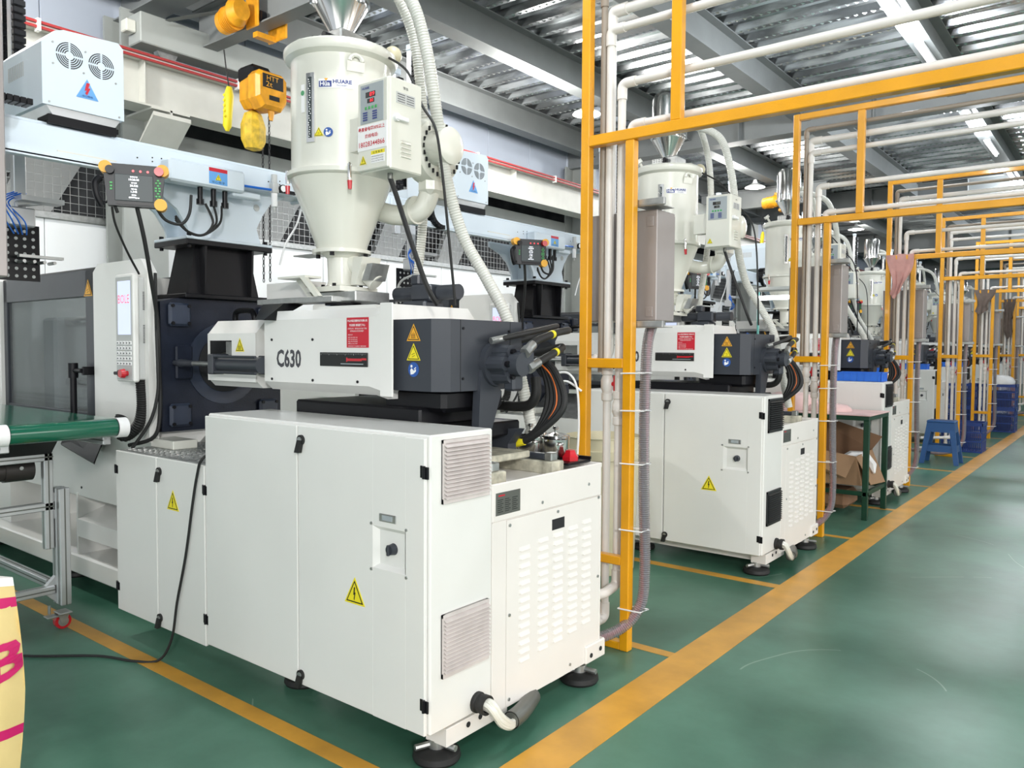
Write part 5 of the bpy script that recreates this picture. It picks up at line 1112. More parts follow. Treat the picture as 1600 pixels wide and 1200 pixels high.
# ================================================================== TEACH PENDANT (local frame, screen faces -y)
def make_pendant(loc, ang, label):
    t = thing('teach_pendant', loc, label, 'pendant', 'robot teach pendants', frame=(0, 0, 0)); t.rotation_euler = (0, 0, ang)
    mb = MB().prism([(-0.135, 0.035), (-0.120, -0.10), (0.120, -0.10), (0.135, 0.035), (0.135, 0.09), (0.12, 0.105), (-0.12, 0.105), (-0.135, 0.09)], 'y', -0.02, 0.03)
    obj('pendant_body', mb, mat('pendant_dark_grey', (0.022, 0.023, 0.026), 0.45), t, ang=0.4)
    mb = MB()
    for x, z in ((-0.128, 0.085), (0.128, 0.085), (0.118, -0.085)): mb.rings([(x, -0.028, z), (x, 0.034, z)], 0.030, 14)
    obj('corner_bumper', mb, M_ora, t, stuff=True)
    sr = obj('display_screen', MB().box(-0.088, -0.024, -0.075, 0.085, -0.019, 0.055, 0.002), M_screen, t)
    for k, (s_, w_) in enumerate((('当前状态', 0.034), ('18:28:38', 0.046), ('周期', 0.026), ('20.32S', 0.036), ('取出', 0.026), ('1.34S', 0.028), ('模数', 0.022), ('60973pcs', 0.048))):
        text('lit_lettering', s_, (-0.002-w_/2, -0.0245, 0.040-k*0.0148), FX, FZ, w_, 0.007 if k % 2 == 0 else 0.010, M_ltext, sr, bold=0.02)
    mb = MB()
    for k in range(3): mb.cyl((-0.005+k*0.033, -0.020, 0.073), (-0.005+k*0.033, -0.024, 0.073), 0.006, n=10)
    obj('indicator_lamp', mb, M_led, t, stuff=True)
    obj('emergency_stop', MB().cyl((0.112, -0.02, 0.075), (0.112, -0.05, 0.075), 0.022), M_redp, t)
    obj('selector_knob', MB().cyl((-0.108, -0.02, 0.070), (-0.108, -0.045, 0.070), 0.020), M_black, t)
    mb = MB(); kr = M_grn
    for a, b_ in ((0, 0.035), (-0.008, 0.022), (0.008, 0.022), (0, 0.009), (-0.010, -0.004), (0.006, -0.004), (-0.010, -0.017), (0.006, -0.017), (0, -0.030), (-0.008, -0.044), (0.006, -0.044), (0, -0.057)):
        mb.box(0.107+a-0.0055, -0.0235, b_-0.0045, 0.107+a+0.0055, -0.019, b_+0.0045, 0.001)
    for z in (0.01, -0.005, -0.02): mb.box(-0.110, -0.0235, z-0.005, -0.098, -0.019, z+0.004, 0.001)
    obj('green_key', mb, mat('key_green', (0.04, 0.35, 0.08), 0.4), t, stuff=True)
    obj('hand_strap', MB().rings(smooth([(-0.152, -0.02, 0.03), (-0.172, -0.03, 0.0), (-0.165, -0.03, -0.06), (-0.145, -0.02, -0.105)], 5), 0.017, 10).tube([(-0.13, 0, -0.09), (-0.115, 0, -0.05), (-0.125, 0, 0.03), (-0.145, 0, 0.035)], 0.004), M_black, t)
    obj('bottom_lip', MB().box(-0.08, -0.024, -0.093, 0.08, -0.018, -0.080), M_black, t)
    obj('spiral_cable', MB().tube([(0.10, 0.01, -0.10), (0.14, 0.04, -0.15), (0.21, 0.07, -0.16), (0.25, 0.10, -0.10), (0.26, 0.12, 0.0)], 0.008).tube([(-0.09, 0.01, -0.1), (-0.08, 0.02, -0.13)], 0.008), M_rubber, t)
    obj('hook_bracket', MB().box(-0.08, 0.03, 0.06, 0.08, 0.10, 0.08, 0.004).box(-0.04, 0.09, 0.0, 0.04, 0.11, 0.12), M_paper, t)
    return t
pendant = make_pendant((-3.94, 1.955, 2.345), R(60), 'black robot teach pendant with orange corners nearest the camera, above the control panel')
pend_cable = obj('pendant_cable', MB().tube([(-3.97, 1.98, 2.25), (-4.0, 2.03, 2.10), (-4.07, 2.10, 1.90), (-4.14, 2.165, 1.70), (-4.155, 2.18, 1.45), (-4.16, 2.185, 1.2), (-4.18, 2.16, 1.06), (-4.3, 2.08, 1.012)], 0.011), M_rubber)
tag(pend_cable, 'thick black cable dropping from the nearest teach pendant past the control panel', 'cable', 'teach pendant cables')
pend_cable2 = obj('pendant_cable', MB().tube([(-4.00, 1.87, 2.24), (-4.03, 1.90, 2.16), (-4.10, 1.99, 2.04), (-4.2, 2.10, 1.94)], 0.006), M_rubber)
tag(pend_cable2, 'thin black cable from the nearest teach pendant down to the top of the control panel', 'cable', 'teach pendant cables')

# ================================================================== YELLOW FRAME, PIPES, BOX, HOSE
def make_frame():
    Y = 3.5
    t = thing('pipe_frame', (-2.15, Y+0.025, 0), '', 'frame', 'yellow pipe frames across the aisle')
    for nm, b_ in (('post', (-2.31, Y, 0.0, -2.26, Y+0.05, 3.52)), ('post', (-2.045, Y, 0.0, -1.995, Y+0.05, 2.60)), ('upright', (-1.80, Y+0.002, 2.655, -1.745, Y+0.048, 3.47)), ('post', (3.0, Y, 0, 3.06, Y+0.05, 3.52))):
        obj(nm, MB().box(*b_, 0.004), M_amber, t)
    for nm, b_ in (('crossbar', (-2.26, Y-0.003, 2.60, 3.0, Y+0.053, 2.655)), ('crossbar', (-2.26, Y, 3.47, 3.0, Y+0.05, 3.52)), ('rung', (-2.26, Y+0.002, 1.455, -2.045, Y+0.048, 1.505)), ('rung', (-2.26, Y+0.002, 0.44, -2.045, Y+0.048, 0.485)), ('rung', (-2.26, Y+0.002, 0.0, -2.045, Y+0.048, 0.04))):
        obj(nm, MB().box(*b_, 0.004), M_amber, t)
    obj('cable_tie', None, None) if False else None
    for z in (1.43, 1.24, 0.97, 0.63, 0.22):
        obj('cable_tie', MB().rings([(-2.05, Y-0.006, z), (-1.92, Y-0.006, z+0.004), (-1.915, Y+0.07, z+0.004), (-2.05, Y+0.058, z), (-2.05, Y-0.006, z)], 0.004, 6), M_paper, t)
    return t
def pipe(name, pts, r, rs, m, label, group, valve=None, collars=()):
    """pipe with elbow sockets at its bends"""
    t = thing(name, pts[0] if pts[0][2] < 1 else pts[0], label, 'pipe', group)
    P = [Vector(p) for p in pts]; path = [P[0]]
    for i in range(1, len(P)-1):
        a = (P[i-1]-P[i]).normalized(); b_ = (P[i+1]-P[i]).normalized(); e = rs*1.3
        for k in range(7):
            s_ = k/6; path.append((P[i]+a*e)*(1-s_)**2+P[i]*2*s_*(1-s_)+(P[i]+b_*e)*s_**2)
    path.append(P[-1]); obj('pipe_run', MB().rings(path, r, 14), m, t)
    for i in range(1, len(P)-1):
        a = (P[i-1]-P[i]).normalized(); b_ = (P[i+1]-P[i]).normalized(); e = rs*2.0
        q = [P[i]+a*(e+0.03)]
        for k in range(7):
            s_ = k/6; q.append((P[i]+a*rs*1.3)*(1-s_)**2+P[i]*2*s_*(1-s_)+(P[i]+b_*rs*1.3)*s_**2)
        q.append(P[i]+b_*(e+0.03)); obj('elbow', MB().rings(q, rs, 14), m, t)
    for c, ax in collars:
        d = Vector(ax)*0.04; obj('collar', MB().cyl(Vector(c)-d, Vector(c)+d, rs, n=16), m, t)
    if valve:
        v = Vector(valve); vb = obj('valve_body', MB().lathe([(0.026, -0.09), (0.030, -0.085), (0.030, -0.05), (0.024, -0.045), (0.034, -0.02), (0.034, 0.02), (0.024, 0.045), (0.030, 0.05), (0.030, 0.085), (0.026, 0.09)], v, 'z', n=18), m, t)
        obj('valve_handle', MB().cyl(v+Vector((0.03, 0.0, 0)), v+Vector((0.045, 0, 0)), 0.012).box(v.x+0.042, v.y-0.012, v.z-0.045, v.x+0.054, v.y+0.012, v.z+0.045, 0.004), M_redp, vb)
    return t
def make_pipes():
    Y = 3.585; out = []
    out.append((pipe('water_pipe', [(-2.5, 3.3, 0.12), (-2.185, 3.45, 0.12), (-2.185, Y, 0.12), (-2.185, Y, 3.20), (4.0, Y, 3.20)], 0.021, 0.026, M_pipe, '', 'white water pipes on the frames', (-2.185, Y, 1.37)), 'white water pipe with the topmost bend at the %s yellow frame, middle of its risers'))
    out.append((pipe('water_pipe', [(-2.45, 3.2, 0.28), (-2.115, 3.45, 0.29), (-2.115, Y, 0.31), (-2.115, Y, 2.915), (4.0, Y, 2.915)], 0.021, 0.026, M_pipe, '', 'white water pipes on the frames', (-2.115, Y, 1.245)), 'white water pipe with the second-highest bend at the %s yellow frame'))
    out.append((pipe('water_pipe', [(-2.06, Y+0.01, 0.16), (-2.06, Y+0.01, 2.70), (4.0, Y+0.01, 2.70)], 0.020, 0.025, M_pipe, '', 'white water pipes on the frames', None), 'white water pipe bending just above the crossbar of the %s yellow frame'))
    out.append((pipe('air_pipe', [(-2.225, Y, 1.43), (-2.225, Y, 3.40), (4.0, Y, 3.40)], 0.017, 0.021, M_pipeb, '', 'taupe conduits on the frames'), 'taupe conduit standing left of the white pipes at the %s yellow frame'))
    out.append((pipe('drain_pipe', [(-2.255, Y+0.03, 1.5), (-2.205, Y+0.04, 1.52), (-2.205, Y+0.04, 3.31), (4.0, Y+0.04, 3.31)], 0.026, 0.032, M_pipe, '', 'wide white pipes behind the risers'), 'wider white pipe behind the conduit at the %s yellow frame'))
    return out
def make_box():
    t = thing('junction_cabinet', (-2.14, 3.72, 1.68), '', 'cabinet', 'steel junction cabinets on the frames')
    obj('cabinet_body', MB().box(-2.36, 3.625, 1.70, -1.925, 3.82, 2.265, 0.004), M_taupe, t)
    obj('cabinet_door', MB().box(-2.35, 3.820, 1.71, -1.93, 3.835, 2.255, 0.004), M_taupe, t)
    for z in (2.21, 1.75): obj('hinge_cover', MB().box(-1.985, 3.621, z-0.03, -1.945, 3.626, z+0.02, 0.001).cyl((-1.963, 3.621, z), (-1.963, 3.618, z), 0.006, n=8), M_taupe, t)
    for z in (2.275, 1.665): obj('bracket', MB().box(-2.03, 3.552, z-0.004, -1.85, 3.575, z+0.032, 0.002).box(-2.02, 3.552, z+0.0, -1.88, 3.72, z+0.004), M_galv, t)
    obj('cable_gland', MB().cyl((-1.965, 3.66, 1.70), (-1.965, 3.66, 1.66), 0.025), M_rubber, t)
    return t
def make_hose():
    pts = [(-1.965, 3.66, 1.68), (-1.960, 3.60, 1.55), (-1.962, 3.585, 1.2), (-1.955, 3.58, 0.8), (-1.945, 3.58, 0.42), (-1.965, 3.56, 0.22), (-2.06, 3.45, 0.10), (-2.25, 3.22, 0.07), (-2.6, 3.2, 0.10)]
    t = thing('cable_hose', pts[0], '', 'hose', 'clear ribbed cable hoses on the frames')
    obj('hose_wall', MB().hose(pts, 0.029, 0.011, 0.10, 14), M_clear, t)
    for k, m in enumerate((mat('wire_red', (0.45, 0.02, 0.04), 0.5), mat('wire_blue', (0.03, 0.04, 0.12), 0.5), M_rubber, mat('wire_pink', (0.6, 0.25, 0.3), 0.5))):
        a = k*math.pi/2; obj('wire', MB().tube([(p[0]+0.012*math.cos(a+i), p[1]+0.012*math.sin(a+i), p[2]) for i, p in enumerate(pts)], 0.009, 6), m, t)
    return t
frame = make_frame(); pipes = make_pipes(); jbox = make_box(); hose = make_hose()
frame['label'] = 'yellow square-tube pipe frame nearest the camera'
for o, lb in pipes: o['label'] = lb % 'nearest'
jbox['label'] = 'taupe steel junction cabinet on the nearest yellow frame'
hose['label'] = 'clear ribbed hose with red and dark wires tied to the nearest yellow post'

# ================================================================== REPEAT THE BAYS ALONG THE HALL
def recolor(root, names, m):
    def walk(o):
        if o.name.split('.')[0] in names:
            for sl in o.material_slots: sl.link = 'OBJECT'; sl.material = m
            for c in o.children: walk(c)
        else:
            for c in o.children: walk(c)
    walk(root)
NB = 8
def strip(root, names):
    kill = set()
    for c in root.children_recursive:
        if c.name.split('.')[0] in names:
            kill.add(c.name)
            for g in c.children_recursive: kill.add(g.name)
    for nme in kill: bpy.data.objects.remove(bpy.data.objects[nme])
for k in range(1, NB):
    dy = k*PITCH; o = ORD[k]
    extra = {1: 'with black louvre grilles', 2: 'blue bin on its cabinet', 3: 'behind the blue stool', 4: 'behind the lone blue crate', 5: 'behind the stacked crates', 6: 'far down the row', 7: 'last of the row'}[k]
    sx_ = -0.70 if k >= 3 else 0.0; sd_ = 0.14 if k == 1 else sx_
    mm = dup(machine, dy, dx=sx_, label='white injection moulding machine, %s from the camera, %s' % (o, extra))
    recolor(mm, ('vent_grille', 'slat'), M_grilleb)
    dd = dup(dryer, dy, 'ivory hopper dryer on the %s machine from the camera' % o, dx=sd_)
    for c_ in dd.children_recursive:
        if c_.name.startswith('lettering') and c_.data.materials[0] is M_led: c_.material_slots[0].link = 'OBJECT'; c_.material_slots[0].material = M_nplate
    strip(dd, ('promo_sticker', 'notice_label', 'eco_sticker')); dup(loader, dy, 'steel vacuum loader on the %s hopper dryer from the camera' % o, dx=sd_)
    dup(frame, dy, 'yellow square-tube pipe frame, %s from the camera' % o)
    if k < 7:
        for q, lb in pipes: dup(q, dy, lb % o)
        dup(jbox, dy, 'taupe steel junction cabinet on the %s yellow frame' % o)
        dup(hose, dy, 'clear ribbed wire hose on the %s yellow frame' % o)
    if k < 5:
        p = dup(pendant, dy+(0.06 if k == 1 else 0), 'black robot teach pendant with orange corners at the %s machine' % o)
        dup(pend_cable, dy, 'black cable hanging from the teach pendant of the %s machine' % o)
robot2 = make_robot(1.28, False); robot2.location.y += PITCH
robot2['label'] = 'pale blue take-out robot over the second machine, twin-fan housing right of the nearest dryer'
for k in range(2, NB): dup(robot2, (k-1)*PITCH, 'pale blue take-out robot over the %s machine from the camera' % ORD[k])

# ================================================================== CONVEYOR in front of the nearest machine
cv = thing('belt_conveyor', (-5.2, 1.64, 0), 'green belt conveyor on an aluminium profile frame at the left edge', 'conveyor')
ya, yb, zt = 1.385, 1.865, 1.192
mb = MB(); P = []
for k in range(13):
    a = math.pi/2-k*math.pi/12; P.append((-4.0+0.046*math.cos(a), 1.146+0.046*math.sin(a)))
P = [(-7.6, 1.192)]+P+[(-7.6, 1.10)]
mb.prism(P, 'y', ya, yb); obj('belt', mb, M_grn, cv, ang=0.5)
for y0, y1 in ((ya-0.065, ya-0.004), (yb+0.004, yb+0.055)):
    mb = MB().cyl((-4.0, y0, 1.144), (-4.0, y1, 1.144), 0.050, n=28); obj('roller_end', mb, M_paper, cv)
mb = MB()
for y in (ya-0.002, yb+0.002): mb.cyl((-4.0, y-0.003, 1.146), (-4.0, y+0.003, 1.146), 0.046, n=24)
obj('roller_seal', mb, M_black, cv, stuff=True)
def profile(mb, p0, p1, w_=0.045):
    """aluminium extrusion: square bar with a groove strip on each long side"""
    x0, y0, z0 = p0; x1, y1, z1 = p1; mb.box(x0, y0, z0, x1, y1, z1, 0.003); return mb
def extr(name, x0, y0, z0, x1, y1, z1):
    mb = MB().m(0).box(x0, y0, z0, x1, y1, z1, 0.004); mb.m(1); d = (x1-x0, y1-y0, z1-z0); ax = d.index(max(d)); e = 0.0006; g = 0.0035
    lo = [x0, y0, z0]; hi = [x1, y1, z1]
    for a in range(3):
        if a == ax: continue
        b_ = 3-a-ax; c = (lo[b_]+hi[b_])/2
        for f in (lo[a]-e, hi[a]):
            l = [0, 0, 0]; h = [0, 0, 0]; l[ax] = lo[ax]; h[ax] = hi[ax]; l[b_] = c-g; h[b_] = c+g; l[a] = f; h[a] = f+e; mb.box(*l, *h)
    return obj(name, mb, [M_alu, M_nplate], cv)
for y in (yb-0.03, ya-0.01):
    extr('side_rail', -7.6, y, 1.055, -4.06, y+0.04, 1.10); extr('side_rail', -7.6, y, 1.13, -4.05, y+0.045 if False else y+0.04, 1.175)
for x in (-4.64, -6.9):
    for y in (1.815, 1.36):
        extr('leg', x, y, 0.14, x+0.055, y+0.055, 0.78); extr('upper_leg', x+0.004, y-0.052, 0.45, x+0.05, y-0.006, 1.06)
        extr('leg', x+0.058, y, 0.14, x+0.105, y+0.055, 0.78)
        cs = obj('caster', MB().m(0).cyl((x+0.035, y+0.025, 0.043), (x+0.065, y+0.025, 0.043), 0.042, n=28).m(1).cyl((x+0.031, y+0.025, 0.043), (x+0.069, y+0.025, 0.043), 0.027, n=20), [M_redp, M_galv], cv)
        mb = MB().box(x+0.01, y-0.005, 0.088, x+0.10, y+0.06, 0.096, 0.002); [mb.prism([(y+0.012, 0.032), (y+0.038, 0.032), (y+0.055, 0.09), (y-0.005, 0.09)], 'x', xx, xx+0.003) for xx in (x+0.026, x+0.071)]
        mb.box(x+0.02, y-0.06, 0.075, x+0.08, y+0.0, 0.083, 0.002); mb.cyl((x+0.05, y-0.04, 0.096), (x+0.05, y-0.04, 0.14), 0.008, n=8)
        obj('caster_fork', mb, M_galv, cs)
    for z in (0.66, 0.20, 0.93): extr('cross_bar', x+0.005, 1.41, z, x+0.05, 1.81, z+0.045)
for y in (1.815, 1.36): extr('long_bar', -6.85, y+0.005, 0.20, -4.74, y+0.05, 0.245)
for z in (0.80,): extr('cross_bar', x+0.2, 1.41, z, x+0.245, 1.81, z+0.045)
mb = MB()
for z, s in ((0.66, -1), (0.705, 1), (0.20, -1), (0.245, 1), (0.93, -1)):
    mb.prism([(1.815, z), (1.765, z), (1.815, z+0.05*s)], 'x', -4.63, -4.60)
obj('corner_gusset', mb, M_alu, cv, stuff=True)
mb = MB().cyl((-4.70, 1.20, 0.885), (-4.70, 1.60, 0.885), 0.055, n=24); mb.cyl((-4.70, 1.60, 0.885), (-4.70, 1.74, 0.885), 0.062, n=24); mb.box(-4.78, 1.10, 0.81, -4.62, 1.24, 0.96, 0.01)
mt = obj('drive_motor', mb, mat('motor_bronze_grey', (0.045, 0.04, 0.038), 0.35, metal=0.4), cv)
obj('motor_screw', MB().cyl((-4.637, 1.67, 0.90), (-4.632, 1.67, 0.90), 0.010, n=10), M_galv, mt)
obj('motor_cable', MB().tube([(-4.64, 1.42, 0.85), (-4.60, 1.44, 0.72), (-4.58, 1.46, 0.58), (-4.62, 1.42, 0.42), (-4.66, 1.40, 0.25), (-4.64, 1.44, 0.05)], 0.009).tube([(-4.64, 1.40, 0.85), (-4.60, 1.38, 0.70), (-4.62, 1.34, 0.52), (-4.66, 1.25, 0.40)], 0.009), M_rubber, cv)
obj('speed_controller', MB().box(-4.72, 1.12, 0.64, -4.60, 1.34, 0.80, 0.006), M_robot, cv); obj('controller_screen', MB().box(-4.5995, 1.18, 0.67, -4.598, 1.30, 0.77), M_blk, cv)
obj('belt_guard_plate', MB().hexa([(-4.8, 1.45, 1.05), (-4.5, 1.45, 1.05), (-4.5, 1.8, 1.05), (-4.8, 1.8, 1.05)], [(-4.85, 1.45, 0.98), (-4.6, 1.45, 0.96), (-4.6, 1.8, 0.96), (-4.85, 1.8, 0.98)]), M_grilleb, cv)
pd_ = thing('foot_valve', (-5.3, 2.32, 0.226), 'small blue clamp block with black post behind the conveyor leg', 'clamp')
obj('valve_block', MB().box(-5.40, 2.26, 0.228, -5.28, 2.38, 0.34, 0.01), M_sblue, pd_); obj('post', MB().cyl((-5.34, 2.32, 0.34), (-5.34, 2.32, 0.52), 0.012).box(-5.36, 2.30, 0.36, -5.32, 2.34, 0.42), M_black, pd_)

# sack of resin at the left edge
sk = thing('resin_sack', (-3.013, 0.812, 0), 'yellow paper sack with magenta bands and big letters, at the lower left', 'sack')
r_ = Vector((0.30, 0.954, 0)); nrm = Vector((0.954, -0.30, 0)); c0 = Vector((-3.013, 0.812, 0))
rows = []; NR = 22; NW = 10
def sackpt(u, v, side):
    # u -1..1 across, v 0..1 up
    hw = 0.235*(1-0.05*abs(v-0.5)*2); bulge = 0.075*(1-u**4)*(math.sin(math.pi*min(1, max(0, v*0.96+0.02)))**0.4) + 0.004*math.sin(v*23+u*5)+0.003*math.sin(u*17+v*9)
    lean = 0.02*math.sin(v*3)
    return c0+r_*(hw*u+lean)+nrm*(side*bulge)+Vector((0, 0, 0.005+v*0.775+0.012*math.sin(u*4)*v))
def sack_piece(name, v0, v1, m, off=0.0, label=None, sides=(1, -1)):
    mb = MB()
    nR = max(2, int((v1-v0)*NR)+1)
    for sd in sides:
        vs = []; fs = []
        for i in range(nR+1):
            v = v0+(v1-v0)*i/nR
            for j in range(NW+1):
                u = -1+2*j/NW; vs.append(sackpt(u, v, sd)+nrm*(off*sd))
        for i in range(nR):
            for j in range(NW):
                a = i*(NW+1)+j; fs.append((a, a+1, a+NW+2, a+NW+1))
        mb.add(vs, fs)
    return obj(name, mb, m, sk, label)
sack_piece('paper_bag', 0, 0.985, M_sack)
sack_piece('folded_top', 0.965, 1.0, M_paper, 0.002)
sack_piece('magenta_band', 0.87, 0.915, M_mag, 0.0015); sack_piece('magenta_band', 0.30, 0.345, M_mag, 0.0015)
tx = text('lettering', 'ABS', (0, 0, 0), (1, 0, 0), (0, 0, 1), 0.36, 0.13, M_mag, sk, bold=0.03)
base = Vector(ROOTLOC[sk.name]); bmx = bmesh.new(); bmx.from_mesh(tx.data); bmesh.ops.subdivide_edges(bmx, edges=bmx.edges[:], cuts=5); bmx.to_mesh(tx.data); bmx.free()
for v in tx.data.vertices:
    p = v.co+base; u = -0.10+p.x/0.235; vv = 0.47+p.z/0.775+0.16*(p.x/0.36); uu = min(0.995, u); q = sackpt(uu, vv, 1)+nrm*0.006
    if u > 0.995: q = sackpt(0.995, vv, 1)-nrm*(0.0)
    v.co = q-base
# black cord lying on the floor and up the cabinet
cd = obj('power_cord', MB().tube([(-5.2, 1.1, 0.008), (-4.6, 1.42, 0.008), (-4.305, 1.54, 0.008), (-4.025, 1.768, 0.008), (-3.82, 1.85, 0.008), (-3.72, 1.93, 0.012), (-3.665, 1.968, 0.12), (-3.62, 1.974, 0.31), (-3.54, 1.976, 0.55), (-3.475, 1.976, 0.80), (-3.43, 1.976, 0.95), (-3.39, 1.98, 1.03), (-3.36, 2.05, 1.08)], 0.0065, 8), M_rubber)
tag(cd, 'thin black cord across the floor and up the front of the nearest machine', 'cord')

# pots and cap on the pump deck of machine one
def pot(x, y, r, z, h, label):
    t = thing('steel_pot', (x, y, z), label, 'pot', 'lidded steel pots on the pump deck')
    obj('pot_body', MB().lathe([(r*0.93, z+0.001), (r, z+0.012), (r, z+h), (r*1.05, z+h+0.004)], (x, y, 0), n=36), M_steel, t)
    obj('lid', MB().lathe([(r*1.06, z+h+0.005), (r*1.0, z+h+0.016), (r*0.5, z+h+0.026), (r*0.15, z+h+0.030)], (x, y, 0), n=36), M_steel, t)
    obj('lid_knob', MB().lathe([(0.006, z+h+0.03), (0.006, z+h+0.04), (0.016, z+h+0.048), (0.012, z+h+0.058), (0.001, z+h+0.06)], (x, y, 0), n=16), M_steel, t)
    for s in (-1, 1): obj('loop_handle', MB().tube([(x+s*r*0.7, y-s*r*0.72, z+h*0.75), (x+s*r*0.95, y-s*r*0.92, z+h*0.8), (x+s*r*0.98, y-s*r*0.5, z+h*0.8), (x+s*r*0.88, y-s*r*0.45, z+h*0.75)], 0.005, 6), M_steel, t)
    return t
tr = obj('black_tray', MB().box(-2.42, 2.94, 1.024, -1.99, 3.13, 1.036, 0.004).box(-2.42, 2.94, 1.036, -2.41, 3.13, 1.05).box(-2.42, 3.12, 1.036, -1.99, 3.13, 1.05), M_black); tag(tr, 'flat black tray under the steel pots on the nearest machine', 'tray')
pot(-2.265, 3.02, 0.078, 1.037, 0.100, 'shiny lidded steel pot beside the looped black hoses, left of the pair')
pot(-2.15, 3.065, 0.066, 1.037, 0.090, 'shiny lidded steel pot next to the red cap, right of the pair')
rc_ = obj('red_cap', MB().lathe([(0.040, 1.037), (0.041, 1.055), (0.030, 1.068), (0.022, 1.085), (0.004, 1.088)], (-2.04, 3.03, 0), n=6), M_redp, ang=0.3); tag(rc_, 'small red plastic cap beside the steel pots', 'cap')
# cream tub behind the first frame
tb = thing('plastic_tub', (-2.93, 4.76, 0), 'big cream plastic tub on the floor behind the nearest yellow frame', 'tub')
obj('tub_wall', MB().lathe([(0.215, 0.002), (0.225, 0.02), (0.255, 0.80), (0.252, 0.81)], (-2.93, 4.76, 0), n=40), M_tub, tb)
obj('tub_rim', MB().lathe([(0.252, 0.80), (0.285, 0.80), (0.288, 0.86), (0.268, 0.865), (0.266, 0.94), (0.272, 0.945), (0.262, 0.95), (0.25, 0.82)], (-2.93, 4.76, 0), n=40, cap=False), M_tub, tb)
lt = obj('clear_tube_loop', MB().tube([(-2.285, 3.46, 1.0), (-2.285, 3.47, 1.167), (-2.30, 3.47, 1.35), (-2.36, 3.47, 1.425), (-2.46, 3.47, 1.41), (-2.44, 3.47, 1.37), (-2.36, 3.47, 1.38), (-2.29, 3.5, 1.33)], 0.006), M_paper); tag(lt, 'thin pale tube looping out beside the nearest inner yellow post', 'tube')

# work table with cardboard box at machine three
tt = thing('work_table', (-2.4, 8.0, 0), 'dark green steel work table in front of the third machine', 'table')
X0, X1_, Y0, Y1 = -3.3, -1.88, 7.64, 8.36
obj('table_top', MB().box(X0, Y0, 0.915, X1_, Y1, 0.955, 0.004), M_green_leg, tt); obj('board', MB().box(X0, Y0-0.005, 0.956, X1_+0.01, Y1, 0.966, 0.002), M_pinkt, tt, label='board with stained pinkish film')
for x in (X1_-0.05, X0):
    for y in (Y0, Y1-0.04): obj('leg', MB().box(x, y, 0.0, x+0.05, y+0.04, 0.915, 0.003), M_green_leg, tt)
for y in (Y0+0.005, Y1-0.035): obj('lower_rail', MB().box(X0, y, 0.22, X1_, y+0.03, 0.26, 0.003), M_green_leg, tt)
obj('lower_rail', MB().box(X1_-0.045, Y0, 0.22, X1_-0.01, Y1, 0.26, 0.003), M_green_leg, tt)
bx = thing('cardboard_box', (-2.35, 7.98, 0.05), 'open brown cardboard box with splayed flaps under the green table', 'box')
def board(name, q, m, par, th=0.005):
    Q = [Vector(p) for p in q]; nn = (Q[1]-Q[0]).cross(Q[2]-Q[0]).normalized()*th
    return obj(name, MB().hexa(Q, [p+nn for p in Q]), m, par)
A_, B_, C_, D_ = (-2.85, 7.74, 0.26), (-1.98, 7.80, 0.26), (-2.0, 8.24, 0.26), (-2.85, 8.2, 0.26)
A2, B2, C2, D2 = (-2.95, 7.70, 0.52), (-2.02, 7.76, 0.50), (-2.0, 8.26, 0.52), (-2.9, 8.26, 0.55)
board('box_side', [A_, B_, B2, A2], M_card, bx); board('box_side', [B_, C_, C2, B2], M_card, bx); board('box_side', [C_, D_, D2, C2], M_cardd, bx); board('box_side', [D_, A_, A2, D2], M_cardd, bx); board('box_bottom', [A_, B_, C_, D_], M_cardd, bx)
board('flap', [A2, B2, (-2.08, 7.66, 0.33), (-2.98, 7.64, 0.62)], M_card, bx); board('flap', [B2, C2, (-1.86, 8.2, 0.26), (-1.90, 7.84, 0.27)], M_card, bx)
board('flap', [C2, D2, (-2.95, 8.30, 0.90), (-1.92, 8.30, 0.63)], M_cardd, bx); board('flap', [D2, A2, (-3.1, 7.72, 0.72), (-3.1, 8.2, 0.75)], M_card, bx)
text('lettering', '4.706', (-2.68, 7.733, 0.29), (1, 0.07, 0), (-0.1, -0.1, 0.98), 0.2, 0.05, M_blk, bx)
bx.scale = (1.0, 1.0, 1.15)
pb = obj('plastic_liner', MB().rings([(-2.2, 7.85, 0.50), (-2.1, 7.9, 0.55), (-2.0, 8.0, 0.54), (-1.93, 8.0, 0.46), (-1.90, 7.95, 0.40)], [0.03, 0.05, 0.06, 0.045, 0.01], 7), M_plast); tag(pb, 'crumpled clear plastic liner spilling from the cardboard box', 'plastic bag')
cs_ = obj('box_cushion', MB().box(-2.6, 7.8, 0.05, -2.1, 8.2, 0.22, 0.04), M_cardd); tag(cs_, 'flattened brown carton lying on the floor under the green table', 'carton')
for i, (x, y, z, a, b_) in enumerate(((-2.75, 8.05, 0.968, 0.30, 0.16), (-2.35, 8.0, 0.968, 0.22, 0.07))):
    mb = MB(); rr = random.Random(i)
    mb.lathe([(a*1.0, z), (a*0.98, z+b_*0.35), (a*0.8, z+b_*0.8), (a*0.4, z+b_), (0.01, z+b_*1.02)], (x, y, 0), n=14)
    o = obj('film_heap', mb, M_pinkt, ang=1.2); tag(o, ['big heap of pinkish film on the green work table', 'small heap of pinkish film on the green work table'][i], 'plastic film')
bn = thing('parts_bin', (-2.18, 8.6, 1.245), 'bright blue plastic parts bin on the third machine cabinet', 'bin')
mb = MB(); mb.box(-2.42, 8.45, 1.246, -1.98, 8.70, 1.252); mb.box(-2.42, 8.45, 1.25, -2.412, 8.70, 1.335); mb.box(-1.988, 8.45, 1.25, -1.98, 8.70, 1.335); mb.box(-2.42, 8.45, 1.25, -1.98, 8.458, 1.335); mb.box(-2.42, 8.692, 1.25, -1.98, 8.70, 1.335)
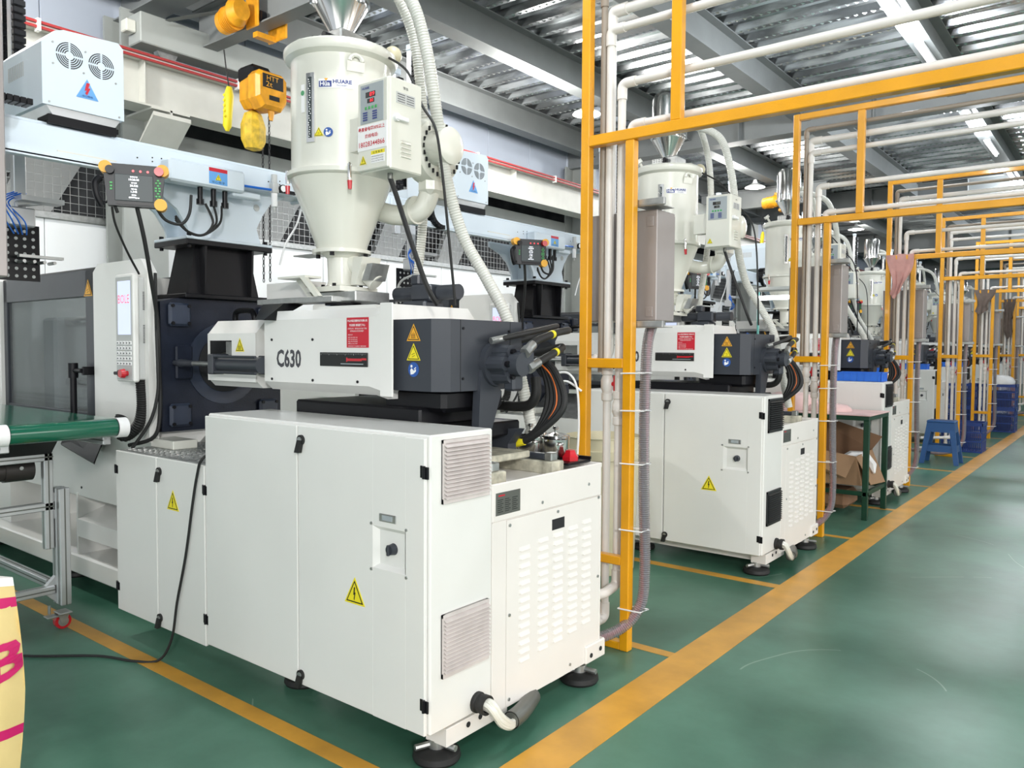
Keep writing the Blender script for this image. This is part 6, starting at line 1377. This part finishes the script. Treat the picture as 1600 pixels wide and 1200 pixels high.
obj('bin_shell', mb, M_bplas2, bn); obj('rim', MB().box(-2.428, 8.442, 1.328, -1.972, 8.452, 1.338).box(-2.428, 8.698, 1.328, -1.972, 8.708, 1.338).box(-1.982, 8.442, 1.328, -1.972, 8.708, 1.338), M_bplas2, bn)
mb = MB()
for i in range(7): mb.box(-2.40+i*0.065, 8.445, 1.252, -2.393+i*0.065, 8.451, 1.33)
for i in range(4): mb.box(-1.981, 8.47+i*0.065, 1.252, -1.975, 8.477+i*0.065, 1.33)
obj('rib', mb, M_bplas2, bn, stuff=True)
for k, (x, dy) in enumerate(((-2.98, 3*PITCH), (-3.0, 4*PITCH), (-2.95, 5*PITCH))):
    dup(bn, dy-2*PITCH+0.02, 'bright blue parts bin on the %s machine cabinet' % ORD[3+k], dx=x+2.2)
# work lamp over the table
wl2 = thing('work_lamp', (-2.95, 8.15, 0.966), 'lit white work lamp on a teal post at the green table', 'lamp')
obj('post', MB().cyl((-3.15, 8.2, 0.966), (-3.15, 8.2, 2.2), 0.012), mat('teal_post', (0.15, 0.5, 0.45), 0.3), wl2)
obj('lamp_shade', MB().hexa([(-3.18, 8.1, 2.16), (-2.6, 8.1, 2.16), (-2.6, 8.35, 2.20), (-3.18, 8.35, 2.20)], [(-3.18, 8.1, 2.18), (-2.6, 8.1, 2.18), (-2.6, 8.35, 2.23), (-3.18, 8.35, 2.23)]), M_beaml, wl2)
obj('lit_tube', MB().cyl((-3.13, 8.15, 2.10), (-2.68, 8.15, 2.10), 0.022, n=12), M_tube, wl2)
for x in (-3.1, -2.7): obj('hanger', MB().cyl((x, 8.15, 2.11), (x, 8.15, 2.17), 0.004), M_galv, wl2)
bc = thing('signal_beacon', (-4.6, 11.0, 2.035), 'red signal beacon on the third machine enclosure', 'beacon')
bc.location = (-4.55, 8.95, 2.035); ROOTLOC[bc.name] = (-4.55, 8.95, 2.035)
obj('beacon_base', MB().cyl((-4.55, 8.95, 2.035), (-4.55, 8.95, 2.32), 0.03).cyl((-4.55, 8.95, 2.32), (-4.55, 8.95, 2.36), 0.05), M_paper, bc); obj('red_lens', MB().lathe([(0.046, 2.36), (0.046, 2.47), (0.03, 2.49), (0.002, 2.495)], (-4.55, 8.95, 0), n=20), M_redp, bc)

# blue stool
st = thing('plastic_stool', (-2.08, 12.3, 0), 'faded blue plastic stool beside the third yellow frame', 'stool')
hx, hy, H = 0.185, 0.15, 0.60; cx, cy = -2.08, 12.32
def leg(sx, sy):
    q0 = [(cx+sx*(hx+0.06), cy+sy*(hy+0.05), 0.001), (cx+sx*(hx+0.0), cy+sy*(hy+0.05), 0.001), (cx+sx*(hx+0.0), cy+sy*(hy+0.0), 0.001), (cx+sx*(hx+0.06), cy+sy*(hy+0.0), 0.001)]
    q1 = [(cx+sx*(hx-0.02), cy+sy*(hy-0.02), H-0.02), (cx+sx*(hx-0.09), cy+sy*(hy-0.02), H-0.02), (cx+sx*(hx-0.09), cy+sy*(hy-0.06), H-0.02), (cx+sx*(hx-0.02), cy+sy*(hy-0.06), H-0.02)]
    return MB().hexa(q0, q1)
for sx in (-1, 1):
    for sy in (-1, 1): obj('leg', leg(sx, sy), M_stool, st)
obj('seat', MB().box(cx-hx+0.01, cy-hy+0.01, H-0.035, cx+hx-0.01, cy+hy-0.01, H, 0.014), M_stool, st)
def hw(z): return 0.055*(1-z/0.58)
for za, zb in ((0.17, 0.26), (0.44, 0.57)):
    for sy in (-1, 1):
        q = [(cx+sx*(hx-0.03+hw(z)), cy+sy*(hy-0.015+hw(z)*0.8), z) for sx, z in ((-1, za), (1, za), (1, zb), (-1, zb))]
        obj('cross_rail', MB().hexa(q, [(p[0], p[1]-sy*0.02, p[2]) for p in q]), M_stool, st)
    for sx in (-1, 1):
        q = [(cx+sx*(hx-0.015+hw(z)), cy+sy*(hy-0.03+hw(z)*0.8), z) for sy, z in ((-1, za), (1, za), (1, zb), (-1, zb))]
        obj('cross_rail', MB().hexa(q, [(p[0]-sx*0.02, p[1], p[2]) for p in q]), M_stool, st)
# basket crates
def crate(x, y, z, label, group='blue basket crates', fill=False):
    t = thing('basket_crate', (x, y, z), label, 'crate', group)
    w_, d_, h_ = 0.29, 0.24, 0.46
    obj('rim', MB().box(x-w_, y-d_, z+h_-0.05, x+w_, y-d_+0.012, z+h_).box(x-w_, y+d_-0.012, z+h_-0.05, x+w_, y+d_, z+h_).box(x-w_, y-d_, z+h_-0.05, x-w_+0.012, y+d_, z+h_).box(x+w_-0.012, y-d_, z+h_-0.05, x+w_, y+d_, z+h_), M_bplas, t)
    mb = MB(); k = 0
    xx = x-w_+0.01
    while xx < x+w_-0.01:
        for s in (-1, 1): mb.box(xx, y+s*(d_-0.014)-0.005, z+0.02, xx+0.012, y+s*(d_-0.014)+0.005, z+h_-0.05)
        xx += 0.026
    yy = y-d_+0.01
    while yy < y+d_-0.01:
        for s in (-1, 1): mb.box(x+s*(w_-0.014)-0.005, yy, z+0.02, x+s*(w_-0.014)+0.005, yy+0.012, z+h_-0.05)
        yy += 0.026
    for zz in (z+0.001, z+0.16, z+0.30): mb.box(x-w_+0.006, y-d_+0.006, zz, x+w_-0.006, y-d_+0.012, zz+0.022).box(x-w_+0.006, y+d_-0.012, zz, x+w_-0.006, y+d_-0.006, zz+0.022).box(x-w_+0.006, y-d_, zz, x-w_+0.012, y+d_, zz+0.022).box(x+w_-0.012, y-d_, zz, x+w_-0.006, y+d_, zz+0.022)
    obj('basket_slat', mb, M_bplas, t, stuff=True); obj('crate_floor', MB().box(x-w_+0.01, y-d_+0.01, z+0.001, x+w_-0.01, y+d_-0.01, z+0.012), M_bplas, t)
    return t
crate(-2.08, 14.12, 0.0, 'lone blue basket crate on the floor beyond the stool')
cc = [((-2.06, 18.1, 0), 'bottom crate of the nearer stack of blue crates'), ((-2.06, 18.1, 0.462), 'upper crate of the nearer stack of blue crates'), ((-2.70, 18.1, 0), 'bottom crate of the stack left of the nearer one, seen through the frame'), ((-2.70, 18.1, 0.462), 'upper crate of the stack seen through the yellow frame')]
rr = random.Random(5)
for i, (p, lb) in enumerate(cc):
    crate(*p, lb)
    mb = MB()
    for k in range(60): mb.box(p[0]-0.24+rr.random()*0.40, p[1]-0.19+rr.random()*0.3, p[2]+0.02+rr.random()*0.3, p[0]-0.24+rr.random()*0.44, p[1]-0.19+rr.random()*0.34, p[2]+0.03+rr.random()*0.33)
    o = obj('moulded_parts', mb, mat('dark_moulded_parts', (0.03, 0.032, 0.036), 0.5)); tag(o, 'dark moulded parts filling the %s' % lb[:60].replace('bottom crate', 'bottom blue crate').replace('upper crate', 'upper blue crate').split(',')[0], 'parts'); o['kind'] = 'stuff'
wb = obj('plastic_bag', MB().lathe([(0.24, 0.925), (0.25, 0.98), (0.2, 1.06), (0.10, 1.10), (0.01, 1.11)], (-2.06, 18.1, 0), n=11), M_plast, ang=1.2); tag(wb, 'white plastic bag on top of the nearer crate stack', 'plastic bag')
# cloths hung over the frame bars
def cloth(x, y, z, w_, h_, m, label, seed):
    mb = MB(); rr = random.Random(seed); nx, nz = 8, 12; vs = []; fs = []
    for s in (-1, 1):
        base = len(vs)
        L_ = h_ if s < 0 else h_*0.55
        for i in range(nz+1):
            t_ = i/nz
            for j in range(nx+1):
                u = j/nx-0.5; wz = w_*(1-0.55*t_+0.25*math.sin(t_*5+seed)*t_)
                vs.append((x+u*wz+0.05*t_*math.sin(seed+t_*3), y+s*(0.036+0.016*math.sin(u*16+seed+t_*3)+0.012*t_), z+0.004*math.cos(u*9)-t_*L_*(1-0.35*abs(u+0.1*math.sin(seed)))))
        for i in range(nz):
            for j in range(nx): a = base+i*(nx+1)+j; fs.append((a, a+1, a+nx+2, a+nx+1))
    n1 = (nz+1)*(nx+1)
    for j in range(nx): fs.append((j, j+1, n1+j+1, n1+j))
    mb.add(vs, fs); o = obj('hung_cloth', mb, m, ang=1.2); tag(o, label, 'cloth', 'rags hung on the yellow frames'); return o
cloth(-2.16, 3.525+2*PITCH, 2.664, 0.30, 0.52, M_cloth, 'pink rag hung over the crossbar of the third yellow frame', 1)
cloth(-2.14, 3.525+4*PITCH, 2.664, 0.34, 0.45, M_clothb, 'grey brown rag knotted on the crossbar of the fifth yellow frame', 2)
cloth(-2.10, 3.525+5*PITCH, 2.664, 0.22, 0.85, M_clothb, 'long brown rag hanging from the sixth yellow frame', 3)
